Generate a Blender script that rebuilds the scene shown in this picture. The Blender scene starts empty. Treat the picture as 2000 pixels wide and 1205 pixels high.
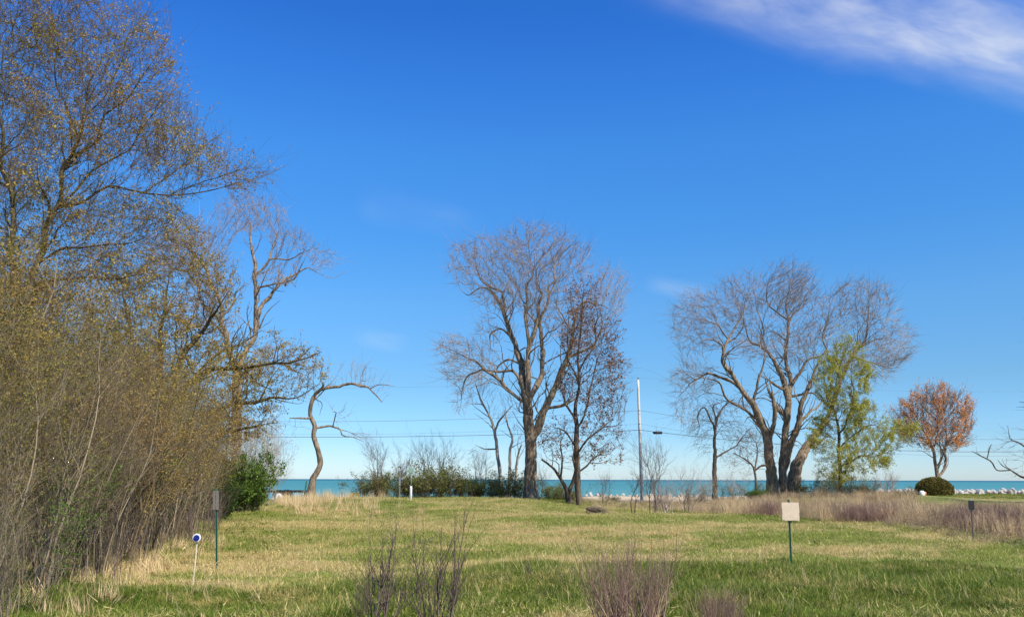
import bpy, math, random
import numpy as np
from mathutils import Vector, Matrix

R = math.radians
rng = np.random.default_rng(7)
random.seed(7)
SC = bpy.context.scene
COL = SC.collection

# ------------------------------------------------------------------ camera
F = 1700.0; W0, H0 = 2000.0, 1205.0
HORIZ = 936.0
CAMZ = 1.6
pitch = math.atan((HORIZ - H0 / 2) / F)
cam_d = bpy.data.cameras.new('camera'); cam = bpy.data.objects.new('camera', cam_d); COL.objects.link(cam)
cam_d.sensor_width = 36.0; cam_d.lens = 36.0 * F / W0
cam_d.clip_start = 0.05; cam_d.clip_end = 60000
ROT = Matrix.Rotation(R(90) + pitch, 4, 'X') @ Matrix.Rotation(R(0.14), 4, 'Z')
cam.matrix_world = Matrix.Translation((0, 0, CAMZ)) @ ROT
SC.camera = cam
R3 = np.array(ROT.to_3x3())

def ray(px, py):
    v = np.array([(px - W0 / 2) / F, -(py - H0 / 2) / F, -1.0])
    return R3 @ v

def P(px, py, Y):                      # the place at depth Y that stands behind photo pixel (px, py)
    d = ray(px, py)
    return d * (Y / d[1]) + np.array([0, 0, CAMZ])

def X_of(px, Y):
    return P(px, 980, Y)[0]

# ------------------------------------------------------------------ light
SUN_EL = R(47); SUN_AZ = R(134)         # clockwise from +Y: from the right, a little behind the camera
sun_d = bpy.data.lights.new('sun', 'SUN'); sun = bpy.data.objects.new('sun', sun_d); COL.objects.link(sun)
sun_d.energy = 4.9; sun_d.angle = R(0.53); sun_d.color = (1.0, 0.93, 0.82)
sd = Vector((math.sin(SUN_AZ) * math.cos(SUN_EL), math.cos(SUN_AZ) * math.cos(SUN_EL), math.sin(SUN_EL)))
sun.rotation_euler = sd.to_track_quat('Z', 'Y').to_euler()
sun.location = (30, -20, 60)

world = bpy.data.worlds.new('World'); SC.world = world; world.use_nodes = True
wt = world.node_tree; wt.nodes.clear()

class NB:
    """tiny node builder"""
    def __init__(s, t): s.t = t
    def n(s, ty, **kw):
        nd = s.t.nodes.new(ty)
        for k, v in kw.items():
            if k.startswith('i_'):
                nm = k[2:]
                key = int(nm) if nm.isdigit() else nm.replace('_', ' ')
                if hasattr(v, 'is_output'): s.t.links.new(v, nd.inputs[key])
                else: nd.inputs[key].default_value = v
            else: setattr(nd, k, v)
        return nd
    def math(s, op, a, b=None, c=None, clamp=False):
        nd = s.t.nodes.new('ShaderNodeMath'); nd.operation = op; nd.use_clamp = clamp
        for i, v in enumerate((a, b, c)):
            if v is None: continue
            if hasattr(v, 'is_output'): s.t.links.new(v, nd.inputs[i])
            else: nd.inputs[i].default_value = v
        return nd.outputs[0]
    def mix(s, f, a, b, mode='MIX'):
        nd = s.t.nodes.new('ShaderNodeMix'); nd.data_type = 'RGBA'; nd.blend_type = mode
        for k, v in ((0, f), (6, a), (7, b)):
            if hasattr(v, 'is_output'): s.t.links.new(v, nd.inputs[k])
            elif k == 0: nd.inputs[k].default_value = v
            else: nd.inputs[k].default_value = (*v[:3], 1)
        return nd.outputs[2]
    def ramp(s, f, a, b, smooth=True):
        nd = s.t.nodes.new('ShaderNodeMapRange'); nd.interpolation_type = 'SMOOTHSTEP' if smooth else 'LINEAR'
        s.t.links.new(f, nd.inputs[0]); nd.inputs[1].default_value = a; nd.inputs[2].default_value = b
        return nd.outputs[0]
    def noise(s, vec, scale, detail=3, rough=0.55, dist=0.0):
        nd = s.t.nodes.new('ShaderNodeTexNoise')
        nd.inputs['Scale'].default_value = scale; nd.inputs['Detail'].default_value = detail
        nd.inputs['Roughness'].default_value = rough; nd.inputs['Distortion'].default_value = dist
        if vec is not None: s.t.links.new(vec, nd.inputs['Vector'])
        return nd.outputs['Fac']
    def mapping(s, vec, scale=(1, 1, 1), rot=(0, 0, 0), loc=(0, 0, 0)):
        nd = s.t.nodes.new('ShaderNodeMapping'); s.t.links.new(vec, nd.inputs[0])
        nd.inputs['Scale'].default_value = scale; nd.inputs['Rotation'].default_value = rot; nd.inputs['Location'].default_value = loc
        return nd.outputs[0]

b = NB(wt)
sky = b.n('ShaderNodeTexSky', sky_type='NISHITA', sun_disc=False, sun_elevation=SUN_EL, sun_rotation=SUN_AZ,
          altitude=0.0, air_density=1.0, dust_density=0.25, ozone_density=3.0)
# thin cirrus: bands laid out by direction on the sky
tc = b.n('ShaderNodeTexCoord').outputs['Generated']
dirv = b.n('ShaderNodeVectorMath', operation='NORMALIZE', i_0=tc).outputs[0]
def dot(vec, v):
    nd = b.n('ShaderNodeVectorMath', operation='DOT_PRODUCT', i_0=vec, i_1=tuple(v)); return nd.outputs['Value']
def unit(v): return v / np.linalg.norm(v)
def cirrus(pa, pb, half, soft, strength, seed, trans_in=0.12, trans_out=2.0):
    a = unit(ray(*pa)); c = unit(ray(*pb))
    along = unit(c - a); up = unit(np.cross(along, a)); 
    u = b.math('SUBTRACT', dot(dirv, along), float(a @ along))
    v = dot(dirv, up)
    comb = b.n('ShaderNodeCombineXYZ', i_0=u, i_1=v, i_2=seed).outputs[0]
    warp = b.noise(b.mapping(comb, (5, 9, 1)), 1.0, 3)
    v2 = b.math('ADD', v, b.math('MULTIPLY', b.math('SUBTRACT', warp, 0.5), half * 1.6))
    m = b.ramp(b.math('ABSOLUTE', v2), half + soft, half * 0.2)
    e = b.math('MULTIPLY', b.ramp(u, -trans_in * 0.4, trans_in), b.ramp(u, trans_out, trans_out * 0.6))
    st = b.ramp(b.noise(b.mapping(comb, (10, 34, 1)), 1.0, 7, 0.55, 0.8), 0.30, 0.78)
    st2 = b.ramp(b.noise(b.mapping(comb, (4, 10, 1)), 1.0, 5, 0.6), 0.2, 0.75)
    f = b.math('MULTIPLY', b.math('MULTIPLY', m, e), b.math('MULTIPLY', b.math('ADD', b.math('MULTIPLY', st, 0.5), 0.5), st2))
    fd = b.math('GREATER_THAN', dot(dirv, a), 0.0)
    return b.math('MULTIPLY', b.math('MULTIPLY', f, fd), strength, clamp=True)
m1 = cirrus((1290, -66), (2050, 122), 0.028, 0.034, 1.0, 3.1, 0.2)
m2 = cirrus((1262, 552), (1370, 572), 0.005, 0.009, 0.22, 9.0, 0.02, 0.08)
m3 = cirrus((690, 655), (770, 668), 0.006, 0.009, 0.22, 5.0, 0.02, 0.07)
m4 = cirrus((700, 395), (900, 435), 0.008, 0.02, 0.10, 15.0, 0.02, 0.16)
mall = b.math('MAXIMUM', b.math('MAXIMUM', m1, m2), b.math('MAXIMUM', m3, m4))
hs = b.n('ShaderNodeHueSaturation', i_Saturation=1.30, i_Value=1.0, i_Hue=0.5)
wt.links.new(sky.outputs[0], hs.inputs['Color'])
tint = b.n('ShaderNodeValToRGB'); wt.links.new(b.math('MULTIPLY', dot(dirv, (0, 0, 1)), 1 / 0.6), tint.inputs[0])
TS = [(0.0104, [0.2353, 0.3024, 0.5065]), (0.0819, [0.1734, 0.2494, 0.4056]), (0.1783, [0.1924, 0.2499, 0.3411]), (0.3232, [0.2542, 0.3079, 0.3946]), (0.4657, [0.244, 0.3314, 0.4533]), (0.6024, [0.2668, 0.3561, 0.506]), (0.7307, [0.2357, 0.3244, 0.532]), (0.8337, [0.2014, 0.2933, 0.5226])]
cr = tint.color_ramp
while len(cr.elements) < len(TS): cr.elements.new(0.5)
for e_, (p_, c_) in zip(cr.elements, TS): e_.position = p_; e_.color = (c_[0] * 1.03, c_[1] * (1.05 + 0.10 * p_), c_[2] * 0.98, 1)
clear = b.n('ShaderNodeVectorMath', operation='MULTIPLY', i_0=hs.outputs[0], i_1=tint.outputs[0]).outputs[0]
clear = b.n('ShaderNodeVectorMath', operation='SCALE', i_0=clear, i_Scale=3.0).outputs[0]
skyc = b.mix(mall, clear, (6.2, 6.5, 6.9))
bg = b.n('ShaderNodeBackground', i_Color=skyc, i_Strength=0.10)
wo = b.n('ShaderNodeOutputWorld'); wt.links.new(bg.outputs[0], wo.inputs[0])

SC.view_settings.view_transform = 'Standard'; SC.view_settings.look = 'None'
SC.view_settings.exposure = 0.45; SC.view_settings.gamma = 1.0; SC.view_settings.use_curve_mapping = False
SC.render.engine = 'CYCLES'
SC.cycles.max_bounces = 6; SC.cycles.transparent_max_bounces = 8

# ------------------------------------------------------------------ materials
def new_mat(name):
    m = bpy.data.materials.new(name); m.use_nodes = True; m.node_tree.nodes.clear()
    return m, NB(m.node_tree)

def plain(name, col, rough=0.7, var=0.25, scale=14.0, metal=0.0, bump=0.1):
    m, q = new_mat(name)
    co = q.n('ShaderNodeTexCoord').outputs['Object']
    nz = q.noise(co, scale, 5, 0.65)
    c = q.mix(nz, [x * (1 - var) for x in col], [min(1, x * (1 + var)) for x in col])
    bs = q.n('ShaderNodeBsdfPrincipled', i_Base_Color=c, i_Roughness=rough, i_Metallic=metal)
    if bump:
        bp = q.n('ShaderNodeBump', i_Strength=bump, i_Distance=0.01, i_Height=nz); m.node_tree.links.new(bp.outputs[0], bs.inputs['Normal'])
    o = q.n('ShaderNodeOutputMaterial'); m.node_tree.links.new(bs.outputs[0], o.inputs[0])
    return m

def bark(name, dark, light, moss=None, scale=9.0):
    m, q = new_mat(name)
    co = q.n('ShaderNodeTexCoord').outputs['Object']
    fur = q.noise(q.mapping(co, (1, 1, 0.16)), scale, 6, 0.7, 0.4)
    big = q.noise(co, 0.8, 3)
    f = q.ramp(fur, 0.36, 0.64)
    c = q.mix(f, dark, light)
    c = q.mix(q.math('MULTIPLY', big, 0.45), c, [x * 0.55 for x in light])
    if moss: c = q.mix(q.ramp(q.noise(co, 1.7, 4), 0.5, 0.7), c, moss)
    bp = q.n('ShaderNodeBump', i_Strength=0.9, i_Distance=0.05, i_Height=fur)
    bs = q.n('ShaderNodeBsdfPrincipled', i_Base_Color=c, i_Roughness=0.92, i_Normal=bp.outputs[0])
    bs.inputs['Specular IOR Level'].default_value = 0.15
    o = q.n('ShaderNodeOutputMaterial'); m.node_tree.links.new(bs.outputs[0], o.inputs[0])
    return m

def twigm(name, a, c_, posvar=None):
    m, q = new_mat(name)
    rnd = q.n('ShaderNodeNewGeometry').outputs['Random Per Island']
    c = q.mix(rnd, a, c_)
    if posvar: c = q.mix(q.math('MULTIPLY', q.ramp(q.noise(q.n('ShaderNodeNewGeometry').outputs['Position'], 0.35, 4), 0.42, 0.62), 0.75), c, posvar)
    bs = q.n('ShaderNodeBsdfPrincipled', i_Base_Color=c, i_Roughness=0.75)
    bs.inputs['Specular IOR Level'].default_value = 0.25
    o = q.n('ShaderNodeOutputMaterial'); m.node_tree.links.new(bs.outputs[0], o.inputs[0])
    return m

def leafm(name, a, c_, third=None, trans=0.35, pscale=0.6):
    m, q = new_mat(name)
    g = q.n('ShaderNodeNewGeometry')
    rnd = g.outputs['Random Per Island']
    c = q.mix(rnd, a, c_)
    if third is not None:
        c = q.mix(q.ramp(q.noise(g.outputs['Position'], pscale, 3), 0.42, 0.66), c, third)
    d = q.n('ShaderNodeBsdfPrincipled', i_Base_Color=c, i_Roughness=0.6); d.inputs['Specular IOR Level'].default_value = 0.25
    t = q.n('ShaderNodeBsdfTranslucent', i_Color=c)
    mx = q.n('ShaderNodeMixShader', i_0=trans, i_1=d.outputs[0], i_2=t.outputs[0])
    o = q.n('ShaderNodeOutputMaterial'); m.node_tree.links.new(mx.outputs[0], o.inputs[0])
    return m

def field_patch(q, pos):
    """0 = lush green, 1 = straw; patches shared by soil and blades"""
    n1 = q.noise(q.mapping(pos, (0.16, 0.22, 0.0), (0, 0, R(14))), 1.0, 5, 0.62, 0.5)
    n2 = q.noise(q.mapping(pos, (0.9, 1.3, 0.0), (0, 0, R(-12))), 1.0, 4, 0.6)
    return q.math('ADD', q.math('MULTIPLY', n1, 0.62), q.math('MULTIPLY', n2, 0.38))

def grassm(name, greens, straws, lo, hi, trans=0.4, dead=0.12):
    m, q = new_mat(name)
    g = q.n('ShaderNodeNewGeometry'); rnd = g.outputs['Random Per Island']
    orn = q.n('ShaderNodeObjectInfo').outputs['Random']
    pos = g.outputs['Position']
    fp = q.ramp(field_patch(q, pos), lo, hi)
    green = q.mix(q.math('FRACT', q.math('ADD', rnd, orn)), *greens)
    green = q.mix(q.math('MULTIPLY', q.ramp(q.noise(pos, 1.1, 5, 0.65), 0.48, 0.66), 0.6), green, [x * 0.45 for x in greens[0]])
    straw = q.mix(q.math('FRACT', q.math('MULTIPLY', q.math('ADD', rnd, orn), 7.3)), *straws)
    # each blade is either green or dry; the share of dry ones follows the patches
    r2 = q.math('FRACT', q.math('MULTIPLY', q.math('ADD', rnd, q.math('MULTIPLY', orn, 3.1)), 13.7))
    isdry = q.math('LESS_THAN', r2, q.math('ADD', q.math('MULTIPLY', fp, 0.8), dead))
    c = q.mix(isdry, green, straw)
    d = q.n('ShaderNodeBsdfPrincipled', i_Base_Color=c, i_Roughness=0.6); d.inputs['Specular IOR Level'].default_value = 0.2
    t = q.n('ShaderNodeBsdfTranslucent', i_Color=c)
    mx = q.n('ShaderNodeMixShader', i_0=trans, i_1=d.outputs[0], i_2=t.outputs[0])
    o = q.n('ShaderNodeOutputMaterial'); m.node_tree.links.new(mx.outputs[0], o.inputs[0])
    return m

M = {}
M['bark_cotton'] = bark('bark_cottonwood', (0.06, 0.042, 0.027), (0.37, 0.28, 0.185))
M['bark_brown'] = bark('bark_brown', (0.04, 0.03, 0.022), (0.19, 0.14, 0.095))
M['bark_willow'] = bark('bark_willow', (0.04, 0.033, 0.022), (0.17, 0.135, 0.08), moss=(0.10, 0.09, 0.035))
M['bark_pale'] = bark('bark_pale', (0.20, 0.165, 0.125), (0.55, 0.48, 0.38))
M['twig_grey'] = twigm('twig_grey', (0.17, 0.115, 0.08), (0.52, 0.41, 0.33))
M['twig_brown'] = twigm('twig_brown', (0.07, 0.05, 0.038), (0.20, 0.145, 0.11))
M['twig_gold'] = twigm('twig_gold', (0.085, 0.06, 0.028), (0.21, 0.15, 0.075))
M['twig_thicket'] = twigm('twig_thicket', (0.06, 0.043, 0.026), (0.35, 0.275, 0.175))
M['twig_purple'] = twigm('twig_purple', (0.13, 0.065, 0.05), (0.42, 0.28, 0.21))
M['leaf_gold'] = leafm('leaf_gold', (0.26, 0.185, 0.03), (0.50, 0.38, 0.08), (0.38, 0.23, 0.07))
M['leaf_olive'] = leafm('leaf_olive', (0.12, 0.11, 0.02), (0.32, 0.28, 0.055), (0.22, 0.13, 0.04))
M['leaf_red'] = leafm('leaf_red', (0.17, 0.085, 0.045), (0.34, 0.175, 0.095))
M['leaf_pink'] = leafm('leaf_pink', (0.58, 0.24, 0.08), (0.80, 0.43, 0.18))
M['leaf_willow'] = leafm('leaf_willow', (0.31, 0.30, 0.03), (0.52, 0.49, 0.09))
M['leaf_green'] = leafm('leaf_green', (0.05, 0.10, 0.012), (0.15, 0.23, 0.03))
M['leaf_dark'] = leafm('leaf_dark', (0.07, 0.095, 0.015), (0.24, 0.26, 0.05), (0.18, 0.14, 0.055))
M['leaf_blossom'] = leafm('leaf_blossom', (0.55, 0.50, 0.30), (0.75, 0.70, 0.52))
M['leaf_yew'] = leafm('leaf_yew', (0.075, 0.065, 0.012), (0.20, 0.16, 0.03), None, 0.15)
M['leaf_yellow'] = leafm('leaf_yellow', (0.42, 0.40, 0.03), (0.55, 0.50, 0.06))
M['lawn'] = grassm('mown_grass', ((0.17, 0.205, 0.035), (0.40, 0.42, 0.085)), ((0.44, 0.35, 0.13), (0.74, 0.60, 0.27)), 0.45, 0.55, 0.35, 0.08)
M['tall'] = grassm('tall_grass', ((0.07, 0.12, 0.013), (0.27, 0.345, 0.045)), ((0.42, 0.35, 0.11), (0.68, 0.56, 0.21)), 0.48, 0.66, 0.45, 0.09)
M['straw'] = twigm('straw', (0.44, 0.30, 0.14), (0.78, 0.60, 0.33))
M['straw_pink'] = twigm('straw_pink', (0.24, 0.165, 0.085), (0.74, 0.56, 0.32), (0.30, 0.20, 0.12))

# ground: soil / thatch, lawn beyond, sand on the shore
def ground_mat():
    m, q = new_mat('field_soil')
    g = q.n('ShaderNodeNewGeometry'); pos = g.outputs['Position']
    fp = q.ramp(field_patch(q, pos), 0.45, 0.58)
    fine = q.noise(pos, 6.0, 6, 0.7); mid = q.noise(q.mapping(pos, (1, 2, 0)), 1.3, 5, 0.6)
    green = q.mix(fine, (0.09, 0.12, 0.02), (0.24, 0.28, 0.055))
    straw = q.mix(fine, (0.22, 0.155, 0.06), (0.50, 0.38, 0.17))
    c = q.mix(fp, green, straw)
    c = q.mix(q.ramp(mid, 0.62, 0.74), c, (0.10, 0.075, 0.04))
    sep = q.n('ShaderNodeSeparateXYZ', i_0=pos)
    # bare sand where the land falls to the lake, seen by its height
    wob = q.math('MULTIPLY', q.math('SUBTRACT', q.noise(pos, 0.3, 5, 0.6), 0.5), 7.0)
    yb = q.n('ShaderNodeMapRange', i_0=sep.outputs[0]); yb.inputs[1].default_value = -14; yb.inputs[2].default_value = 6; yb.inputs[3].default_value = 74; yb.inputs[4].default_value = 87.5
    yc = q.n('ShaderNodeMapRange', i_0=sep.outputs[0]); yc.inputs[1].default_value = 27; yc.inputs[2].default_value = 36; yc.inputs[3].default_value = 0; yc.inputs[4].default_value = 22
    dlt = q.math('SUBTRACT', q.math('ADD', sep.outputs[1], wob), q.math('ADD', yb.outputs[0], yc.outputs[0]))
    sandf = q.ramp(dlt, -1.2, 1.2)
    near = 1.0
    sand = q.mix(q.noise(pos, 2.5, 6, 0.7), (0.40, 0.31, 0.19), (0.60, 0.48, 0.32))
    c = q.mix(q.math('MULTIPLY', sandf, near), c, sand)
    bp = q.n('ShaderNodeBump', i_Strength=0.7, i_Distance=0.05, i_Height=fine)
    bs = q.n('ShaderNodeBsdfPrincipled', i_Base_Color=c, i_Roughness=0.95, i_Normal=bp.outputs[0])
    bs.inputs['Specular IOR Level'].default_value = 0.1
    o = q.n('ShaderNodeOutputMaterial'); m.node_tree.links.new(bs.outputs[0], o.inputs[0])
    return m
M['ground'] = ground_mat()

def water_mat():
    m, q = new_mat('lake_water')
    g = q.n('ShaderNodeNewGeometry'); pos = g.outputs['Position']
    sep = q.n('ShaderNodeSeparateXYZ', i_0=pos)
    lg = q.math('LOGARITHM', q.math('MAXIMUM', sep.outputs[1], 60.0), 10.0)
    band = q.noise(q.mapping(pos, (0.0016, 0.011, 1)), 1.0, 5, 0.6)
    t = q.math('ADD', lg, q.math('MULTIPLY', q.math('SUBTRACT', band, 0.5), 0.35))
    c = q.mix(q.ramp(t, 2.15, 2.8), (0.125, 0.31, 0.27), (0.06, 0.235, 0.235))
    c = q.mix(q.ramp(t, 3.1, 3.5), c, (0.012, 0.09, 0.15))
    w = q.noise(q.mapping(pos, (0.10, 0.9, 1)), 1.0, 7, 0.72)
    bp = q.n('ShaderNodeBump', i_Strength=0.5, i_Distance=0.25, i_Height=w)
    d = q.n('ShaderNodeBsdfDiffuse', i_Color=q.mix(q.ramp(w, 0.42, 0.62), c, (0.045, 0.17, 0.20)), i_Normal=bp.outputs[0])
    gl = q.n('ShaderNodeBsdfGlossy', i_Color=(0.9, 0.95, 1, 1), i_Roughness=0.32, i_Normal=bp.outputs[0])
    mx = q.n('ShaderNodeMixShader', i_0=0.09, i_1=d.outputs[0], i_2=gl.outputs[0])
    o = q.n('ShaderNodeOutputMaterial'); m.node_tree.links.new(mx.outputs[0], o.inputs[0])
    return m
M['water'] = water_mat()
M['rock'] = plain('pale_rock', (0.43, 0.39, 0.33), 0.9, 0.6, 1.6, 0, 0.6)
M['white'] = plain('white_paint', (0.80, 0.79, 0.76), 0.5, 0.06)
M['post_green'] = plain('green_paint', (0.035, 0.15, 0.095), 0.55, 0.35)
M['post_pale'] = plain('pale_green_paint', (0.22, 0.34, 0.25), 0.55, 0.2)
M['board'] = plain('bleached_plywood', (0.66, 0.52, 0.36), 0.85, 0.22, 9)
M['board_dark'] = plain('weathered_grey_wood', (0.17, 0.155, 0.125), 0.9, 0.4, 12)
M['black'] = plain('black_paint', (0.012, 0.012, 0.013), 0.5, 0.3)
M['blue'] = plain('blue_plastic', (0.012, 0.022, 0.20), 0.35, 0.1)
M['cream'] = plain('cream_stake', (0.62, 0.55, 0.38), 0.8, 0.15)
M['steel'] = plain('galvanised_steel', (0.42, 0.42, 0.43), 0.4, 0.2, 20, 0.6)
M['pole'] = plain('silvered_pole_wood', (0.60, 0.55, 0.47), 0.85, 0.22, 6)
M['wire'] = plain('wire_dark', (0.10, 0.10, 0.11), 0.6, 0.1, bump=0)
M['rubber'] = plain('tyre_rubber', (0.02, 0.02, 0.02), 0.8, 0.3)
M['red'] = plain('red_lens', (0.45, 0.03, 0.02), 0.3, 0.1)
M['yellow'] = plain('yellow_paint', (0.70, 0.60, 0.16), 0.5, 0.1)
M['orange'] = plain('orange_plastic', (0.75, 0.25, 0.08), 0.5, 0.1)

# ------------------------------------------------------------------ mesh helpers
def mk(name, V, Fc, mat, smooth=True):
    """V (n,3); Fc list of (m,k) index arrays"""
    me = bpy.data.meshes.new(name)
    V = np.asarray(V, np.float32)
    me.vertices.add(len(V)); me.vertices.foreach_set('co', V.ravel())
    li, ls = [], []; off = 0
    for f in Fc:
        f = np.asarray(f, np.int32)
        if f.size == 0: continue
        li.append(f.ravel()); ls.append(off + np.arange(len(f)) * f.shape[1]); off += f.size
    li = np.concatenate(li); ls = np.concatenate(ls).astype(np.int32)
    me.loops.add(len(li)); me.loops.foreach_set('vertex_index', li)
    me.polygons.add(len(ls)); me.polygons.foreach_set('loop_start', ls)
    me.update(calc_edges=True)
    me.polygons.foreach_set('use_smooth', np.full(len(ls), bool(smooth)))
    me.materials.append(mat)
    return me

def link(name, me, parent=None, loc=None, rz=0, scale=1.0, **props):
    o = bpy.data.objects.new(name, me); COL.objects.link(o)
    if parent is not None: o.parent = parent
    if loc is not None: o.location = tuple(float(x) for x in loc)
    o.rotation_euler = (0, 0, rz)
    o.scale = (scale,) * 3 if np.isscalar(scale) else scale
    for k, v in props.items(): o[k] = v
    return o

def thing(name, label, cat, loc, group=None, rz=0):
    o = link(name, None, None, loc, rz, label=label, category=cat)
    o.empty_display_size = 0.3
    if group: o['group'] = group
    return o

def nrm(v): return v / np.maximum(np.linalg.norm(v, axis=-1, keepdims=True), 1e-9)

def strands_geo(S, Rd, k, base=0):
    """S (N,m,3) polylines, Rd (N,m) radii -> verts, quads"""
    N, m, _ = S.shape
    d = np.empty_like(S); d[:, 1:-1] = S[:, 2:] - S[:, :-2]; d[:, 0] = S[:, 1] - S[:, 0]; d[:, -1] = S[:, -1] - S[:, -2]
    d = nrm(d); ref = np.array([0.31, 0.87, 0.38]); ref = ref / np.linalg.norm(ref)
    u = nrm(np.cross(d, ref)); v = np.cross(d, u)
    a = np.arange(k) * 2 * math.pi / k
    ring = S[:, :, None] + Rd[:, :, None, None] * (np.cos(a)[:, None] * u[:, :, None] + np.sin(a)[:, None] * v[:, :, None])
    V = ring.reshape(-1, 3)
    idx = np.arange(N * m * k).reshape(N, m, k)
    A = idx[:, :-1]; B = idx[:, 1:]
    q = np.stack([A, np.roll(A, -1, 2), np.roll(B, -1, 2), B], -1).reshape(-1, 4)
    return V, q + base

def join_geo(parts):
    Vs, Qs, off = [], [], 0
    for V, Q in parts:
        Vs.append(V); Qs.append(Q + off); off += len(V)
    return np.concatenate(Vs), np.concatenate(Qs)

def rand_unit(n):
    v = rng.normal(size=(n, 3)); return nrm(v)

def spawn(pos, dr, length, rad, seg, noise, tropism, tipr=0.35):
    """grow N curved strands from pos along dr"""
    N = len(pos); S = np.empty((N, seg + 1, 3)); S[:, 0] = pos; d = nrm(dr)
    st = (length / seg)[:, None]
    tro = np.asarray(tropism)
    for i in range(seg):
        d = nrm(d + noise * rng.normal(size=(N, 3)) + tro / seg)
        S[:, i + 1] = S[:, i] + d * st
    f = np.linspace(1, tipr, seg + 1)
    return S, rad[:, None] * f

def side_shoots(S, Rd, per, ang, lo=0.25, hi=1.0):
    """points and directions for side shoots on strands"""
    N, m, _ = S.shape
    k = per; n = N * k
    t = rng.uniform(lo, hi, n) * (m - 1.001); i0 = np.floor(t).astype(int); fr = (t - i0)[:, None]
    ix = np.repeat(np.arange(N), k)
    p = S[ix, i0] * (1 - fr) + S[ix, i0 + 1] * fr
    d = nrm(S[ix, i0 + 1] - S[ix, i0])
    sd_ = nrm(np.cross(d, rand_unit(n)))
    a = ang * rng.uniform(0.6, 1.25, n)[:, None]
    dd = d * np.cos(a) + sd_ * np.sin(a)
    r = Rd[ix, i0]
    return p, dd, r

def leaf_geo(pts, size, var=0.5, aspect=1.8, updir=None):
    n = len(pts); s = size * rng.uniform(1 - var, 1 + var, n)[:, None]
    a = rand_unit(n)
    if updir is not None: a = nrm(a + updir)
    bb = nrm(np.cross(a, rand_unit(n)))
    q = np.stack([pts, pts + a * s * aspect * 0.5 + bb * s * 0.5, pts + a * s * aspect, pts + a * s * aspect * 0.5 - bb * s * 0.5], 1)
    return q.reshape(-1, 3), np.arange(n * 4).reshape(n, 4)

# ------------------------------------------------------------------ ground
def sstep(a, b_, x):
    t = np.clip((x - a) / (b_ - a), 0, 1); return t * t * (3 - 2 * t)

def terrain(x, y):
    x = np.asarray(x, float); y = np.asarray(y, float)
    z = 0.05 * np.sin(x * 0.31 + 1) * np.sin(y * 0.23) + 0.03 * np.sin(x * 0.83 + y * 0.41) + 0.012 * np.sin(x * 2.1 + 1.3 * np.sin(y * 1.7))
    g = lambda cx, cy, sx, sy: np.exp(-((x - cx) / sx) ** 2 - ((y - cy) / sy) ** 2)
    z = z * sstep(6, 16, y)
    z = z + 0.46 * g(-6.5, 48, 6.0, 7) + 0.40 * g(0.6, 49, 3.6, 6.5) + 0.12 * g(-16, 52, 7, 7)
    z = z + 0.60 * g(27, 74, 9, 12) + 0.35 * g(-6, 60, 9, 6) - 0.05 * g(8, 50, 4, 10)
    z = z + 0.16 * g(3, 37, 5, 4) * sstep(28, 36, y) - 0.36 * g(11.5, 63, 7, 14) - 0.12 * g(14, 48, 9, 6)
    z = z + 0.07 * np.sin(x * 0.55 + 0.5 * np.sin(y * 0.3)) * np.sin(y * 0.42 + 0.8) * sstep(14, 24, y) + 0.10 * g(-9, 30, 6, 3) + 0.12 * g(9, 29, 8, 3.2) - 0.1 * g(1, 26, 9, 2.5)
    # fall to the lake: early on the left, late on the right
    y0 = 63 + 26 * sstep(-10, 12, x) + 14 * sstep(28, 40, x)
    y1 = y0 + 34 - 16 * sstep(20, 40, x)
    z = z - 2.4 * sstep(0, 1, (y - y0) / (y1 - y0))
    w = sstep(4, 9, x) * (1 - sstep(26, 34, x))
    zb = -0.50 + 0.36 * sstep(87, 96, y) - 1.9 * sstep(97, 112, y) + 0.05 * np.sin(x * 1.3) * sstep(88, 95, y)
    k_ = w * sstep(66, 79, y)
    z = z * (1 - k_) + zb * k_
    return z - 3.5 * sstep(0, 1, (y - y1) / 70)

def spaced(a, b_, fine_a, fine_b, step, growth=1.12):
    v = list(np.arange(fine_a, fine_b, step)); s = step
    while v[-1] < b_: s *= growth; v.append(v[-1] + s)
    s = step
    while v[0] > a: s *= growth; v.insert(0, v[0] - s)
    return np.array(v)

gx = spaced(-900, 900, -30, 50, 0.5); gy = spaced(-300, 190, 6, 120, 0.5)
XX, YY = np.meshgrid(gx, gy); ZZ = terrain(XX, YY)
V = np.stack([XX, YY, ZZ], -1).reshape(-1, 3)
ny, nx = XX.shape; idx = np.arange(nx * ny).reshape(ny, nx)
Q = np.stack([idx[:-1, :-1], idx[:-1, 1:], idx[1:, 1:], idx[1:, :-1]], -1).reshape(-1, 4)
link('ground', mk('ground', V, [Q], M['ground']), kind='structure', label='grassy field sloping to the lake shore')
WL = -1.5
wx = spaced(-20000, 20000, -60, 100, 20, 1.4); wy = spaced(90, 40000, 90, 200, 10, 1.3)
XX, YY = np.meshgrid(wx, wy); V = np.stack([XX, YY, XX * 0 + WL], -1).reshape(-1, 3)
ny, nx = XX.shape; idx = np.arange(nx * ny).reshape(ny, nx)
Q = np.stack([idx[:-1, :-1], idx[:-1, 1:], idx[1:, 1:], idx[1:, :-1]], -1).reshape(-1, 4)
link('lake_water', mk('lake_water', V, [Q], M['water']), kind='structure', label='turquoise lake to the horizon')

def G(px, Y):
    x = X_of(px, Y); return np.array([x, Y, float(terrain(x, Y))])

# ------------------------------------------------------------------ scattered cover (geometry nodes, one object per cover)
def tuft_objects(name, n, maker, mat):
    c = bpy.data.collections.new(name + '_kinds')
    for i in range(n):
        V, Fl = maker(i)
        o = bpy.data.objects.new('%s_clump' % name, mk(name + '_clump', V, Fl, mat, False)); c.objects.link(o)
    return c

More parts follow.
